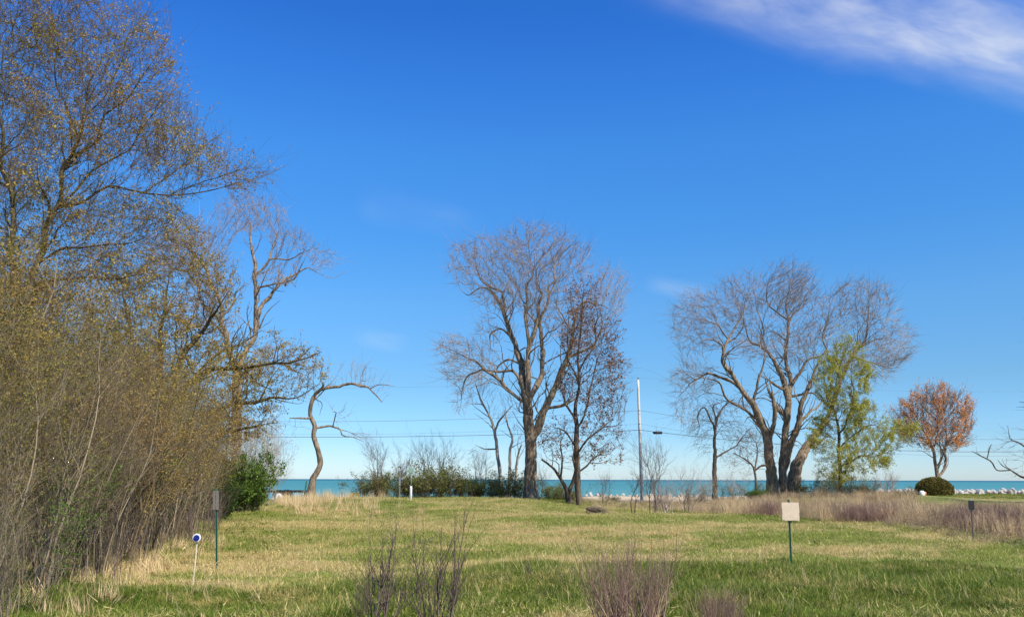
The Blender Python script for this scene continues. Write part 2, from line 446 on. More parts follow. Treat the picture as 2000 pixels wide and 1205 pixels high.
def scatter(name, pts, rz, sc, tilt, kinds, label):
    me = bpy.data.meshes.new(name); n = len(pts)
    me.vertices.add(n); me.vertices.foreach_set('co', np.asarray(pts, np.float32).ravel())
    nk = len(kinds.objects)
    for an, ty, val in (('rot', 'FLOAT_VECTOR', np.stack([tilt[:, 0], tilt[:, 1], rz], -1)), ('scl', 'FLOAT', sc), ('kind_i', 'INT', rng.integers(0, nk, n))):
        at = me.attributes.new(an, ty, 'POINT')
        at.data.foreach_set('vector' if ty == 'FLOAT_VECTOR' else 'value', np.asarray(val, np.int32 if ty == 'INT' else np.float32).ravel())
    o = link(name, me, kind='stuff', label=label)
    ng = bpy.data.node_groups.new(name, 'GeometryNodeTree')
    ng.interface.new_socket('Geometry', in_out='INPUT', socket_type='NodeSocketGeometry')
    ng.interface.new_socket('Geometry', in_out='OUTPUT', socket_type='NodeSocketGeometry')
    N_ = ng.nodes; L = ng.links
    gi = N_.new('NodeGroupInput'); go = N_.new('NodeGroupOutput')
    ci = N_.new('GeometryNodeCollectionInfo'); ci.inputs['Collection'].default_value = kinds
    ci.inputs['Separate Children'].default_value = True; ci.inputs['Reset Children'].default_value = True
    ip = N_.new('GeometryNodeInstanceOnPoints'); ip.inputs['Pick Instance'].default_value = True
    def attr(nm, ty):
        a = N_.new('GeometryNodeInputNamedAttribute'); a.data_type = ty; a.inputs[0].default_value = nm
        return [s for s in a.outputs if s.enabled and s.name == 'Attribute'][0]
    m2p = N_.new('GeometryNodeMeshToPoints')
    L.new(gi.outputs[0], m2p.inputs[0]); L.new(m2p.outputs[0], ip.inputs['Points']); L.new(ci.outputs[0], ip.inputs['Instance'])
    L.new(attr('kind_i', 'INT'), ip.inputs['Instance Index'])
    L.new(attr('rot', 'FLOAT_VECTOR'), ip.inputs['Rotation']); L.new(attr('scl', 'FLOAT'), ip.inputs['Scale'])
    L.new(ip.outputs[0], go.inputs[0])
    md = o.modifiers.new('cover', 'NODES'); md.node_group = ng
    return o

def blades(n, spread, hlo, hhi, w, lean=0.5, seg=2, curl=0.5):
    """flat grass blades as quads strips + tip triangle"""
    p = rng.normal(size=(n, 2)) * spread * 0.5
    h = rng.uniform(hlo, hhi, n); a = rng.uniform(0, 2 * math.pi, n)
    le = rng.uniform(0.05, 1, n) * lean
    dx = np.stack([np.cos(a), np.sin(a)], -1); sx = np.stack([-np.sin(a + rng.normal(size=n) * .6), np.cos(a)], -1)
    rows = []
    for i in range(seg + 1):
        t = i / seg
        r = (le * h * (t * 0.6 + t * t * curl))[:, None]
        z = h * t * (1 - 0.25 * le * t)
        c = np.concatenate([p + dx * r, z[:, None] - 0.01], 1)
        ww = (w * (1 - t * t * 0.92)) * rng.uniform(0.7, 1.3, n)[:, None] * 0.5
        s3 = np.concatenate([sx * ww, np.zeros((n, 1))], 1)
        rows.append((c - s3, c + s3))
    V = np.stack([x for rr in rows for x in rr], 1)      # n, 2(seg+1), 3
    m = 2 * (seg + 1)
    base = (np.arange(n) * m)[:, None]
    q = np.concatenate([base + np.array([2 * i, 2 * i + 1, 2 * i + 3, 2 * i + 2]) for i in range(seg)])
    return V.reshape(-1, 3), [q]

def merge(*gs):
    Vs, Fs, off = [], [], 0
    for V, Fl in gs:
        Vs.append(V); Fs += [f + off for f in Fl]; off += len(V)
    return np.concatenate(Vs), Fs

def broad(n, size):
    V, q = leaf_geo(rng.normal(size=(n, 3)) * np.array([size, size, size * 0.2]) * .6 + np.array([0, 0, size * .4]), size, 0.4, 2.6, np.array([0, 0, 0.5]))
    return V, [q]

def stalks(n, spread, hlo, hhi, r, lean=0.2, side=2):
    p = np.concatenate([rng.normal(size=(n, 2)) * spread * .5, np.full((n, 1), -0.02)], 1)
    d = nrm(np.concatenate([rng.normal(size=(n, 2)) * lean, np.ones((n, 1))], 1))
    S, Rd = spawn(p, d, rng.uniform(hlo, hhi, n), np.full(n, r), 3, 0.07, (0, 0, 0.0))
    g = [strands_geo(S, Rd, 3)]
    if side:
        q, dd, rr = side_shoots(S, Rd, side, 0.5, 0.4, 1.0)
        S2, R2 = spawn(q, dd, rng.uniform(hlo, hhi, len(q)) * 0.3, rr * 0.8, 2, 0.1, (0, 0, 0.3))
        g.append(strands_geo(S2, R2, 3))
    V, Q = join_geo(g)
    return V, [Q]

lawn_k = tuft_objects('lawn', 7, lambda i: blades(80, 0.36, 0.02, 0.06 + 0.008 * i, 0.010, 1.5, 1), M['lawn'])
tall_k = tuft_objects('tallgrass', 8, lambda i: merge(blades(90, 0.34, 0.03, 0.11 + 0.016 * i, 0.0075, 1.3, 2), broad(10 if i % 3 else 30, 0.035)), M['tall'])
straw_k = tuft_objects('straw', 6, lambda i: blades(46, 0.22, 0.20, 0.62, 0.008, 0.45, 2), M['straw'])
reed_k = tuft_objects('reed', 7, lambda i: stalks(30, 0.5, 0.5, 1.05, 0.0055, 0.15, 3), M['straw_pink'])
purple_k = tuft_objects('stem', 5, lambda i: stalks(30, 0.5, 0.4, 0.85, 0.0055, 0.22, 4), M['twig_purple'])

def fpoints(n, y0, y1, wid=0.66, dens=None):
    """points spread in the view wedge, uniform per ground area"""
    u = rng.uniform(0, 1, n); y = np.sqrt(y0 * y0 + u * (y1 * y1 - y0 * y0)); x = rng.uniform(-wid, wid, n) * y
    return x, y

def edge_x(y):        # left edge of the mown field (foot of the thicket)
    return np.interp(y, [6, 10, 14, 22, 43, 60], [-5.4, -5.5, -5.9, -7.4, -13.8, -20])

def px_of(x, y): return 1000 + x / y * F * 0.985
def reed_front(x, y):
    """depth at which the dead stalks begin, for a point's column"""
    px = px_of(x, y)
    return np.interp(px, [1180, 1240, 1340, 1450, 1600, 1750, 1880, 2000, 2200], [75, 62, 48, 41, 36, 31, 26.5, 22.5, 20])

def tallfront(x, y):
    """far edge of the unmown strip near the camera"""
    px = px_of(x, y)
    yy = np.interp(px, [0, 300, 450, 640, 750, 850, 1000, 1200, 1500, 1700, 1850, 2000], [1110, 1130, 1150, 1140, 1120, 1104, 1092, 1088, 1086, 1090, 1105, 1118])
    return CAMZ * F / (yy - HORIZ)

nz2 = lambda x, y: 0.5 * np.sin(x * 1.1 + 0.7 * y) + 0.5 * np.sin(1.7 * y - 0.6 * x + 2) + 0.4 * np.sin(3.1 * x + 1) * np.sin(2.3 * y)
def put(name, x, y, smin, smax, tilt, kinds, label, zoff=0.0, sc=None):
    n = len(x); z = terrain(x, y) + zoff
    s = rng.uniform(smin, smax, n) if sc is None else sc
    return scatter(name, np.stack([x, y, z], -1), rng.uniform(0, 6.28, n), s, rng.normal(size=(n, 2)) * tilt, kinds, label)

x, y = fpoints(46000, 12, 64); tf = tallfront(x, y)
k = (y > tf - 0.8) & (x > edge_x(y) - 3) & (y < reed_front(x, y) + 1.5)
put('mown_grass', x[k], y[k], 0.8, 1.35, 0.12, lawn_k, 'short yellow-green mown grass of the field')
x, y = fpoints(34000, 7.0, 22, 0.72); tf = tallfront(x, y) + nz2(x, y) * 0.45
tf = tf + nz2(x * 2.1, y * .6) * 0.5; k = (y < tf) & (x > edge_x(y) - 2.5)
sc = rng.uniform(0.65, 1.15, k.sum()) * np.clip(1.0 + 0.38 * nz2(x[k] * 1.3, y[k] * 1.3), 0.4, 1.6) * np.interp(y[k], [8, 11, 13], [0.7, 0.8, 1.0]) * np.interp(tf[k] - y[k], [0, 1.8], [0.5, 1])
put('tall_grass', x[k], y[k], 0, 0, 0.15, tall_k, 'longer green unmown grass along the front of the field', sc=sc)
x, y = fpoints(14000, 7.0, 11.2, 0.75); k = (x > edge_x(y) - 1.5) & (nz2(x * 1.2, y) > -0.35 + 0.5 * (y - 9))
put('near_grass', x[k], y[k], 0.7, 1.15, 0.2, lawn_k, 'short yellowish matted grass nearest the camera')
# green belt along the thicket foot, reed edge and behind the mound
x, y = fpoints(16000, 18, 78, 0.72)
k = (np.abs(x - edge_x(y)) < 1.2 + 0.02 * y) | ((y > reed_front(x, y) - 3.5) & (y < reed_front(x, y) + 1)) | ((y > 56) & (x < 14))
k &= (x > edge_x(y) - 2)
put('rough_grass', x[k], y[k], 0.6, 1.2, 0.15, tall_k, 'rough green grass along the edges of the mown field')
# lawn in front of the rock wall on the right and behind the stalks
n = 9000; x = rng.uniform(30, 78, n); y = rng.uniform(80, 103, n)
put('far_lawn', x, y, 0.5, 0.9, 0.1, tall_k, 'green lawn in front of the boulder wall')
# reeds
x, y = fpoints(30000, 19, 92, 0.72); rf = reed_front(x, y) + nz2(x * 0.5, y * 0.5) * 1.6
k = (px_of(x, y) > 1335 + 25 * nz2(x, y)) & (y > rf) & (y < np.where(px_of(x, y) < 1760, 76, rf + 22)) & (rng.uniform(size=len(x)) < np.where(y < rf + 10, 1, .45))
hs_ = np.clip(0.78 + 0.28 * nz2(x[k] * 0.45 + 3, y[k] * 0.4), 0.35, 1.2) * np.interp(y[k], [20, 45, 60, 75], [0.88, 0.8, 0.75, 0.5]) * rng.uniform(0.55, 1.15, k.sum())
put('dead_stalks', x[k], y[k], 0, 0, 0.1, reed_k, 'band of tall pinkish tan dead stalks below the trees on the right', sc=hs_)
x, y = fpoints(9000, 19, 46, 0.72); rf = reed_front(x, y)
k = (y > rf + 0.2) & (y < rf + 7) & (nz2(x * 0.6, y * 0.5) > 0.35) & (px_of(x, y) > 1400)
put('purple_stems', x[k], y[k], 0.6, 1.15, 0.1, purple_k, 'purplish leafless stems in the band of dead stalks')
x = rng.uniform(5, 24, 1900); y = rng.uniform(52, 84, 1900); k = (px_of(x, y) > 1130) & (px_of(x, y) < 1400) & (nz2(x, y) > -0.3)
put('low_brush', x[k], y[k], 0.16, 0.42, 0.3, reed_k, 'low brown dead growth on the bank below the utility pole')
x, y = fpoints(5000, 18, 34, 0.7); rf = reed_front(x, y)
k = (px_of(x, y) > 1690) & (y > rf - 3.4 + nz2(x, y) * .6) & (y < rf + 1)
put('stalk_litter', x[k], y[k], 0.3, 0.6, 0.9, tuft_objects('litter', 4, lambda i: stalks(26, 0.4, 0.2, 0.7, 0.006, 1.6, 1), M['twig_thicket']), 'broken brown stalks lying before the standing ones at the right')
# straw tussocks on the left crest and sprinkled by hand in the near grass
x = rng.normal(-14, 3.0, 900); y = rng.normal(45, 3.4, 900); k = (px_of(x, y) > 572 - (y - 45) * 3) & (px_of(x, y) < 830)
put('straw_grass', x[k], y[k], 0.5, 1.35, 0.15, straw_k, 'dry blond grass on the rise left of the white post')
x, y = fpoints(700, 8, 34, 0.6); k = (x > edge_x(y) - 1) & (y < reed_front(x, y)) & ((y < tallfront(x, y) + 1) | (rng.uniform(size=len(x)) < 0.12))
put('dry_wisps', x[k], y[k], 0.3, 0.62, 0.25, tuft_objects('wisp', 5, lambda i: blades(9, 0.10, 0.3, 0.8, 0.006, 0.4, 2), M['straw']), 'single dry blades standing in the green grass')
x = np.concatenate([rng.uniform(-9.5, -4.4, 220)]); y = rng.uniform(9.5, 24, 220); k = np.abs(x - edge_x(y) + 0.2) < 0.9
put('thicket_straw', x[k], y[k], 0.35, 0.75, 0.4, straw_k, 'matted dry grass at the foot of the thicket')

# ------------------------------------------------------------------ trees
def catmull(pts, step):
    pts = np.asarray(pts, float)
    if len(pts) == 2: pts = np.stack([pts[0], (pts[0] + pts[1]) / 2, pts[1]])
    E = np.concatenate([[2 * pts[0] - pts[1]], pts, [2 * pts[-1] - pts[-2]]])
    out = []
    for i in range(1, len(E) - 2):
        p0, p1, p2, p3 = E[i - 1:i + 3]
        n = max(1, int(round(np.linalg.norm(p2[:3] - p1[:3]) / step)))
        for t in np.arange(n) / n:
            out.append(0.5 * ((2 * p1) + (-p0 + p2) * t + (2 * p0 - 5 * p1 + 4 * p2 - p3) * t ** 2 + (-p0 + 3 * p1 - 3 * p2 + p3) * t ** 3))
    out.append(E[-2]); return np.array(out)

def limb_mesh(pl, rd, k=9, flare=False, rough=0.17):
    S = pl[None]; V, q = strands_geo(S, rd[None], k)
    m = len(pl); Vr = V.reshape(m, k, 3); c = pl[:, None]
    nzs = 1 + rough * (rng.normal(size=(m, k)) * 0.6 + rng.normal(size=(1, k)) * 0.5)
    nzs[:, :] = (nzs + np.roll(nzs, 1, 0)) / 2
    if flare:
        z = pl[:, 2] - pl[0, 2]; L = rd[0] * 2.6
        fl = 1 + (0.42 + 0.28 * np.cos(np.arange(k) * 2 * math.pi / k * 3 + 1))[None] * np.exp(-np.maximum(z, 0) / L * 1.6)[:, None]
        nzs = nzs * fl
    Vr = c + (Vr - c) * nzs[:, :, None]
    V = np.concatenate([Vr.reshape(-1, 3), pl[-1:] + (pl[-1:] - pl[-2:-1]) * 0.05 + 0])
    top = np.arange((m - 1) * k, m * k); tri = np.stack([top, np.roll(top, -1), np.full(k, m * k)], -1)
    return V, [q, tri]

def colonize(nodes, par, attr, D, di, dk, up, iters=80, cen=None, out=0):
    """space colonisation from existing nodes; returns nodes, parents"""
    nodes = list(map(np.asarray, nodes)); par = list(par)
    NA = np.array(nodes); A = attr
    d2 = np.full(len(A), 1e9); near = np.zeros(len(A), int)
    def upd(newp, base):
        nonlocal d2, near
        for s in range(0, len(newp), 400):
            blk = newp[s:s + 400]
            dd = ((A[:, None] - blk[None]) ** 2).sum(-1); j = dd.argmin(1); mn = dd[np.arange(len(A)), j]
            b_ = mn < d2; d2 = np.where(b_, mn, d2); near = np.where(b_, base + s + j, near)
    upd(NA, 0)
    nch = {}
    for it in range(iters):
        act = (d2 < di * di)
        if not act.any(): break
        dirs = nrm(A[act] - NA[near[act]]); ids = near[act]
        uq, inv = np.unique(ids, return_inverse=True)
        acc = np.zeros((len(uq), 3)); np.add.at(acc, inv, dirs)
        acc = nrm(acc + rng.normal(size=acc.shape) * 0.15) + np.asarray(up)
        if out: acc = acc + nrm(NA[uq] - cen) * out
        newp = NA[uq] + nrm(acc) * D
        ok = np.array([nch.get(int(i), 0) < 3 for i in uq])
        uq = uq[ok]; newp = newp[ok]
        if len(newp) == 0: break
        for i in uq: nch[int(i)] = nch.get(int(i), 0) + 1
        base = len(NA); NA = np.concatenate([NA, newp]); par += list(map(int, uq))
        upd(newp, base)
        keep = d2 > dk * dk
        A = A[keep]; d2 = d2[keep]; near = near[keep]
        if len(A) == 0: break
    return NA, np.array(par)

def blob_pts(blobs, Y, n, conv, depth=None):
    out = []
    vol = np.array([bl[2] * bl[3] for bl in blobs], float); cnt = (vol / vol.sum() * n).astype(int)
    for bl, c in zip(blobs, cnt):
        cx, cy, _ = conv(bl[0], bl[1], 1); rx = conv(bl[0] + bl[2], bl[1], 1)[0] - cx; ry = conv(bl[0], bl[1] + bl[3], 1)[1] - cy
        v = rand_unit(c) * rng.uniform(0, 1, c)[:, None] ** (1 / 2.6)
        dY = bl[4] if len(bl) > 4 else 0
        dr = (depth or 1.0) * rx / F * Y
        pp = [P(cx + a * rx, cy + bb * ry, Y + dY + cc * dr) for a, bb, cc in v]
        out += pp
    return np.array(out)

def tree(name, label, limbs, blobs, Y, Z=(0, 0, 1), natt=1500, D=0.35, di=2.5, dk=0.6, up=(0, 0, 0.12),
         bark='bark_cotton', twig='twig_grey', tw_n=2, tw_len=0.8, tw_r=0.007, sub=3, tw_up=0.25, tw_ang=0.6, leaf=None, leaf_n=0, leaf_s=0.04,
         group=None, wob=0.5, start_frac=0.3, depth=0.8, rmax=0.035, cat='tree', droop=None, thin_k=3, limb_k=9, reach=0.55, kink=0.11, auto=1.0, out=0.35, tip=1.0, leaf_seed=None):
    ox, oy, zs = Z
    conv = lambda a, bb, w: (ox + a / zs, oy + bb / zs, w / zs)
    mpp = Y / F
    built = []                    # (pts, rad)
    allp = []; allr = []; allpar = []; starts = []
    r_ = np.random.default_rng(abs(hash(label)) % 1000 if False else sum(map(ord, label)))
    for li, lb in enumerate(limbs):
        pts = []
        n = len(lb); ddir = r_.uniform(-1, 1)
        if li == 0: ddir = 0
        acc = 0
        for j, q in enumerate(lb):
            px, py, w = conv(*q[:3])
            if j: acc += math.hypot(px - ppx, py - ppy) * mpp * ddir * reach
            ppx, ppy = px, py
            dY = q[3] if len(q) > 3 else acc
            p = P(px, py, Y + dY); pts.append([*p, w * 0.5 * mpp])
        pts = np.array(pts)
        own_foot = li and conv(*lb[0][:3])[1] > conv(*limbs[0][0][:3])[1] - 8
        if li and allp and not own_foot:
            AP = np.array(allp); 
            dd = np.hypot(AP[:, 0] - pts[0, 0], AP[:, 2] - pts[0, 2]); j = int(dd.argmin())
            if dd[j] < 1.6:
                sh = AP[j] - pts[0, :3]; f = np.linspace(1, 1, len(pts))
                pts[:, 1] += sh[1]; pts[0, :3] = AP[j]; root = j
            else:
                root = -1
        else: root = -1
        base = root == -1
        if base: pts[0, 2] = terrain(pts[0, 0], pts[0, 1]) - 0.12
        c = catmull(pts, 0.22)
        rd = np.maximum(c[:, 3], 0.006); pl = c[:, :3].copy()
        m = len(pl); wv = r_.normal(size=(m, 3)); 
        kk = min(5, m)
        ker = np.ones(kk) / kk
        wv = np.stack([np.convolve(wv[:, a], ker, 'same') for a in range(3)], -1)
        fade = np.minimum(np.arange(m) / 4, 1)[:, None]
        pl += wv * fade * np.minimum(rd[:, None] * wob, 0.06 + 0 * rd[:, None])
        if not base or kink > .15:
            kn = max(2, int(m * 0.22 / 0.75)); kx = np.linspace(0, m - 1, kn + 1); kv = r_.normal(size=(kn + 1, 3)) * kink; kv[0] = 0
            kv *= np.clip(0.09 / np.maximum(np.interp(kx, np.arange(m), rd), .01), 0.25, 1)[:, None]
            pl += np.stack([np.interp(np.arange(m), kx, kv[:, a]) for a in range(3)], -1)
            if not base: rd = rd * (1 - 0.6 * sstep(0.55, 1.0, np.arange(m) / m)) * (1 + 0.06 * r_.normal(size=m))
            if not base: rd = np.minimum(rd, pts[0, 3] if root < 0 else max(allr[root] * 0.95, 0.01))
        b0 = len(allp)
        for j in range(m):
            if j == 0 and root >= 0: pid = root
            else: pid = (b0 + j - 1) if j else -1
            allp.append(pl[j]); allr.append(rd[j]); allpar.append(pid)
        s0 = start_frac if base else 0.12
        starts += [b0 + j for j in range(m) if j >= m * s0]
        built.append((pl, rd, base))
    o0 = built[0][0][0] + np.array([0, 0, 0.12])
    root_o = thing(name, label, cat, o0, group)
    first = True
    for pl, rd, base in built:
        V, Fl = limb_mesh(pl - o0, rd, limb_k if rd[0] > 0.05 else 6, flare=base and rd[0] > 0.08)
        link('trunk' if base else 'limb', mk('limb', V, Fl, M[bark]), root_o)
    # side branches of the limbs, two orders
    bg_ = []
    gen = [(pl, rd, base) for pl, rd, base in built]
    if auto > 0:
        offs = np.cumsum([0] + [len(pl) for pl, _, _ in built])
        cur_ = [(pl, rd, offs[i], base) for i, (pl, rd, base) in enumerate(built)]
        for order in (0, 1):
            nxt = []
            for pl, rd, off0, base in cur_:
                L = len(pl) * 0.22 if order == 0 else np.linalg.norm(pl[1:] - pl[:-1], axis=1).sum()
                if L < 0.8 * D / 0.3: continue
                nb = int(L / (0.62 if order == 0 else 0.5) / max(D / 0.28, .5) * auto * 0.9)
                for t in rng.uniform(0.55 if base else 0.15, 0.97, nb):
                    j = min(int(t * (len(pl) - 1)), len(pl) - 2)
                    tg = nrm(pl[j + 1] - pl[j]); sd_ = nrm(np.cross(tg, nrm(rng.normal(size=3)))); an = rng.uniform(0.5, 1.15)
                    d = nrm(tg * math.cos(an) + sd_ * math.sin(an) + np.array([0, 0, .25]))
                    r0 = min(rd[j] * rng.uniform(0.25, 0.55), rmax * 1.7); 
                    if r0 < tw_r * 1.3: continue
                    ll = min(r0 * rng.uniform(38, 62), 3.4 * D / 0.28)
                    ns = max(3, int(ll / (D * 0.9)))
                    S = [pl[j]]; 
                    for s_ in range(ns):
                        d = nrm(d + rng.normal(size=3) * 0.20 + np.array([0, 0, tw_up * 0.28 if droop is None else -.05])); S.append(S[-1] + d * ll / ns)
                    S = np.array(S); rr_ = np.linspace(r0, tw_r * 1.1, ns + 1); bg_.append((S, rr_))
                    b0 = len(allp)
                    for s_ in range(1, ns + 1):
                        allp.append(S[s_]); allr.append(rr_[s_]); allpar.append(off0 + j if s_ == 1 else b0 + s_ - 2); starts.append(b0 + s_ - 1)
                    nxt.append((S, rr_, b0 - 1, False))
            cur_ = nxt
    if bg_:
        gg = [strands_geo(S[None], rr_[None], 5 if rr_[0] > .02 else 3) for S, rr_ in bg_]
        V, Q = join_geo(gg); link('branches', mk('branches', V - o0, [Q], M[bark]), root_o, kind='stuff')
    # fine branching
    AP = np.array(allp); sid = np.array(starts)
    geo = []; strand_sets = []
    if blobs and natt:
        A = blob_pts(blobs, Y, natt, conv, depth)
        cen = np.array([A[:, 0].mean(), A[:, 1].mean(), np.quantile(A[:, 2], 0.12)]); NA, par = colonize(AP[sid], [-1] * len(sid), A, D, di, dk, up, 80, cen, out)
        n0 = len(sid); nn = len(NA)
        prad = np.full(nn, 0.0); kids = np.zeros(nn, int)
        for i in range(n0, nn): kids[par[i]] += 1
        w = np.zeros(nn); mainc = np.full(nn, -1)
        best = np.zeros(nn)
        for i in range(nn - 1, n0 - 1, -1):
            if w[i] == 0: w[i] = 1
            w[par[i]] += w[i] * 1.0
            if w[i] > best[par[i]]: best[par[i]] = w[i]; mainc[par[i]] = i
        for i in range(n0, nn):
            pr = allr[sid[par[i]]] if par[i] < n0 else prad[par[i]]
            prad[i] = min(tw_r * 1.15 * w[i] ** 0.5, rmax * 2.2, pr * 0.82 if par[i] < n0 else pr)
        # kink the nodes a little
        NAj = NA.copy(); NAj[n0:] += rng.normal(size=(nn - n0, 3)) * D * 0.10
        # rings
        ids = np.arange(n0, nn); pr_ = par[n0:]
        seg = NAj[ids] - NAj[pr_]
        dirn = np.zeros((nn, 3)); dirn[n0:] = nrm(seg)
        dn = dirn.copy(); hasm = mainc >= 0; hm = np.where(hasm)[0]; hm = hm[hm >= n0]
        dn[hm] = nrm(dirn[hm] + dirn[mainc[hm]])
        k = thin_k; a = np.arange(k) * 2 * math.pi / k; ref = nrm(np.array([0.31, 0.87, 0.38]))
        def ring(c, d, r):
            u = nrm(np.cross(d, ref)); v = np.cross(d, u)
            return c[:, None] + r[:, None, None] * (np.cos(a)[:, None] * u[:, None] + np.sin(a)[:, None] * v[:, None])
        own = ring(NAj[n0:], dn[n0:], prad[n0:])                     # ring per node
        n1 = nn - n0
        isM = (pr_ >= n0) & (mainc[pr_] == ids)
        extra = np.where(~isM)[0]
        exr = ring(NAj[pr_[extra]], dirn[ids[extra]], prad[ids[extra]] * 1.15)
        VV = np.concatenate([own.reshape(-1, 3), exr.reshape(-1, 3)])
        low = np.empty((n1, k), int); low[isM] = ((pr_[isM] - n0)[:, None] * k + np.arange(k))
        low[extra] = n1 * k + np.arange(len(extra))[:, None] * k + np.arange(k)
        upi = (np.arange(n1)[:, None] * k + np.arange(k))
        qq = np.stack([low, np.roll(low, -1, 1), np.roll(upi, -1, 1), upi], -1).reshape(-1, 4)
        geo.append((VV - o0, qq))
        thin = np.where(w[n0:] <= 7)[0] + n0
        src = np.repeat(thin, tw_n); sp = NAj[src]; sdir = nrm(dirn[src] + (nrm(NAj[src] - cen) * out * 0.8))
        tips = np.where(w[n0:] <= 1)[0] + n0; tips = tips[rng.uniform(size=len(tips)) < 0.6 * tip]
        Lt = tw_len * rng.uniform(0.8, 2.1, len(tips)) * rng.choice([1, 1, 1.4], len(tips))
        ST, RT = spawn(NAj[tips], nrm(dirn[tips] + nrm(NAj[tips] - cen) * .5), Lt, np.full(len(tips), tw_r), 4, 0.11, np.array([0, 0, tw_up * 1.3]) if droop is None else np.array([0, 0, -droop]))
        geo.append((lambda g: (g[0] - o0, g[1]))(strands_geo(ST, RT, 3)))
    else:
        li_ = [j for j in sid if allr[j] < 0.06]
        src = np.repeat(np.array(li_, int), tw_n); sp = AP[src]
        prn = np.array([allpar[j] for j in src]); sdir = nrm(AP[src] - AP[prn] + 1e-6)
    leafpts = [ST[:, 1:].reshape(-1, 3)] if (blobs and natt) else []
    if len(src):
        sdv = nrm(np.cross(sdir, rand_unit(len(src)))); an = rng.uniform(0.1, 1.2, len(src))[:, None] * tw_ang * 1.3
        dd = sdir * np.cos(an) + sdv * np.sin(an)
        tv = np.array([0, 0, tw_up]) if droop is None else np.array([0, 0, -droop])
        S, Rr = spawn(sp, dd, tw_len * rng.uniform(0.4, 1.25, len(src)), np.full(len(src), tw_r), 3, 0.14, tv)
        geo.append((lambda g: (g[0] - o0, g[1]))(strands_geo(S, Rr, 3)))
        leafpts.append(S[:, 1:].reshape(-1, 3))
        if sub:
            q, d2_, rr = side_shoots(S, Rr, sub, tw_ang)
            S2, R2 = spawn(q, d2_, tw_len * 0.5 * rng.uniform(0.3, 1.2, len(q)), rr * 0.75, 2, 0.10, tv)
            geo.append((lambda g: (g[0] - o0, g[1]))(strands_geo(S2, R2, 3)))
            leafpts.append(S2[:, 1:].reshape(-1, 3))
    V, Q = join_geo(geo)
    link('twigs', mk('twigs', V, [Q], M[twig]), root_o, kind='stuff')
    if leaf:
        LP = np.concatenate(leafpts)
        for lf, ln in zip(leaf if isinstance(leaf, (list, tuple)) else [leaf], leaf_n if isinstance(leaf_n, (list, tuple)) else [leaf_n]):
            if lf == 'split': continue
            cl = 5; wgt = 0.25 + (np.sin(LP[:, 0] * 2.1 + LP[:, 2]) * np.sin(LP[:, 2] * 1.7 + LP[:, 1] * 1.3) + 1) ** 2; wgt /= wgt.sum()
            ix = np.repeat(rng.choice(len(LP), ln // cl, p=wgt), cl); ln = len(ix)
            pts = LP[ix] + rng.normal(size=(ln, 3)) * leaf_s * 1.5 - o0
            V, q = leaf_geo(pts, leaf_s, 0.65)
            link('foliage', mk('foliage', V, [q], M[lf], False), root_o, kind='stuff')
    return root_o

ZA = (840, 400, 1.975)
tree('cottonwood_tree', 'tall bare cottonwood on the crest of the mound in the middle of the field',
 [[(390,1142,50),(389,1000,44),(385,900,42),(378,800,38),(372,745,34)],
  [(372,750,34),(358,690,28),(352,620,24),(325,540,19),(300,465,17),(275,405,14),(245,350,11),(200,320,8),(150,345,6),(100,290,4)],
  [(275,405,12),(283,310,10),(250,290,8),(190,250,6),(160,190,4)],
  [(372,750,28),(382,640,22),(380,560,20),(395,490,18),(420,420,14),(430,360,12),(410,330,8),(405,260,6),(400,160,4)],
  [(380,540,14),(372,460,12),(375,380,12),(380,310,10),(395,240,6),(380,150,4)],
  [(380,770,26),(430,660,18),(430,540,16),(432,450,14),(455,370,10),(490,290,9),(520,270,7),(580,235,5)],
  [(388,915,36),(425,830,28),(465,740,24),(500,660,20),(530,590,18),(545,500,14),(590,380,8),(650,375,6),(690,390,5),(740,435,3)],
  [(480,700,16),(530,600,13),(600,560,9),(640,520,7),(680,440,5)],
  [(365,765,14),(300,710,12),(240,650,10),(180,610,8),(120,580,5),(40,540,3)],
  [(352,690,12),(320,640,11),(270,635,9),(190,640,8),(140,660,7),(115,720,5),(110,790,3)],
  [(352,610,10),(300,600,8),(270,620,6),(240,660,4)],
  [(445,790,13),(510,765,11),(555,735,9)],
  [(310,500,9),(270,470,8),(235,490,7),(230,530,4)],
  [(455,370,10),(470,300,8),(490,220,6),(485,110,3)]],
 [(180,230,120,110),(390,190,170,120),(530,220,110,100),(300,330,160,110),(680,340,90,110),(480,400,130,130),(160,620,120,90),(110,560,90,60),(590,470,110,110),(120,740,50,70),(235,500,50,60)],
 58, ZA, natt=5200, D=0.27, di=2.4, dk=0.42, tw_n=2, tw_len=0.7, sub=2, tw_r=0.01, out=0.25, tw_ang=0.75)

tree('red_budded_tree', 'slender tree with rusty red buds just right of the tall bare cottonwood',
 [[(575,1172,20),(570,1050,22),(566,950,20),(565,880,18),(560,780,14),(575,700,10),(570,600,8),(582,480,6),(592,330,3)],
  [(563,870,9),(540,800,9),(510,720,7),(480,690,5)],[(566,860,9),(600,780,8),(630,680,6),(660,560,4),(670,460,3)],
  [(568,960,8),(620,900,7),(690,850,5),(760,830,3)],[(566,930,8),(520,880,6),(470,850,4)],[(572,1040,8),(620,980,6),(690,960,4)],
  [(573,690,7),(540,600,6),(530,500,4),(545,400,3)],[(572,650,7),(620,560,6),(640,430,4),(630,330,3)]],
 [(590,380,75,110),(620,520,120,130),(650,700,120,150),(655,900,110,100),(500,900,70,80),(540,720,60,80)],
 54, ZA, natt=3600, D=0.3, di=2.0, dk=0.5, bark='bark_brown', twig='twig_brown', tw_n=2, tw_len=0.6, sub=3, leaf='leaf_red', leaf_n=7500, leaf_s=0.06, tw_r=0.009)

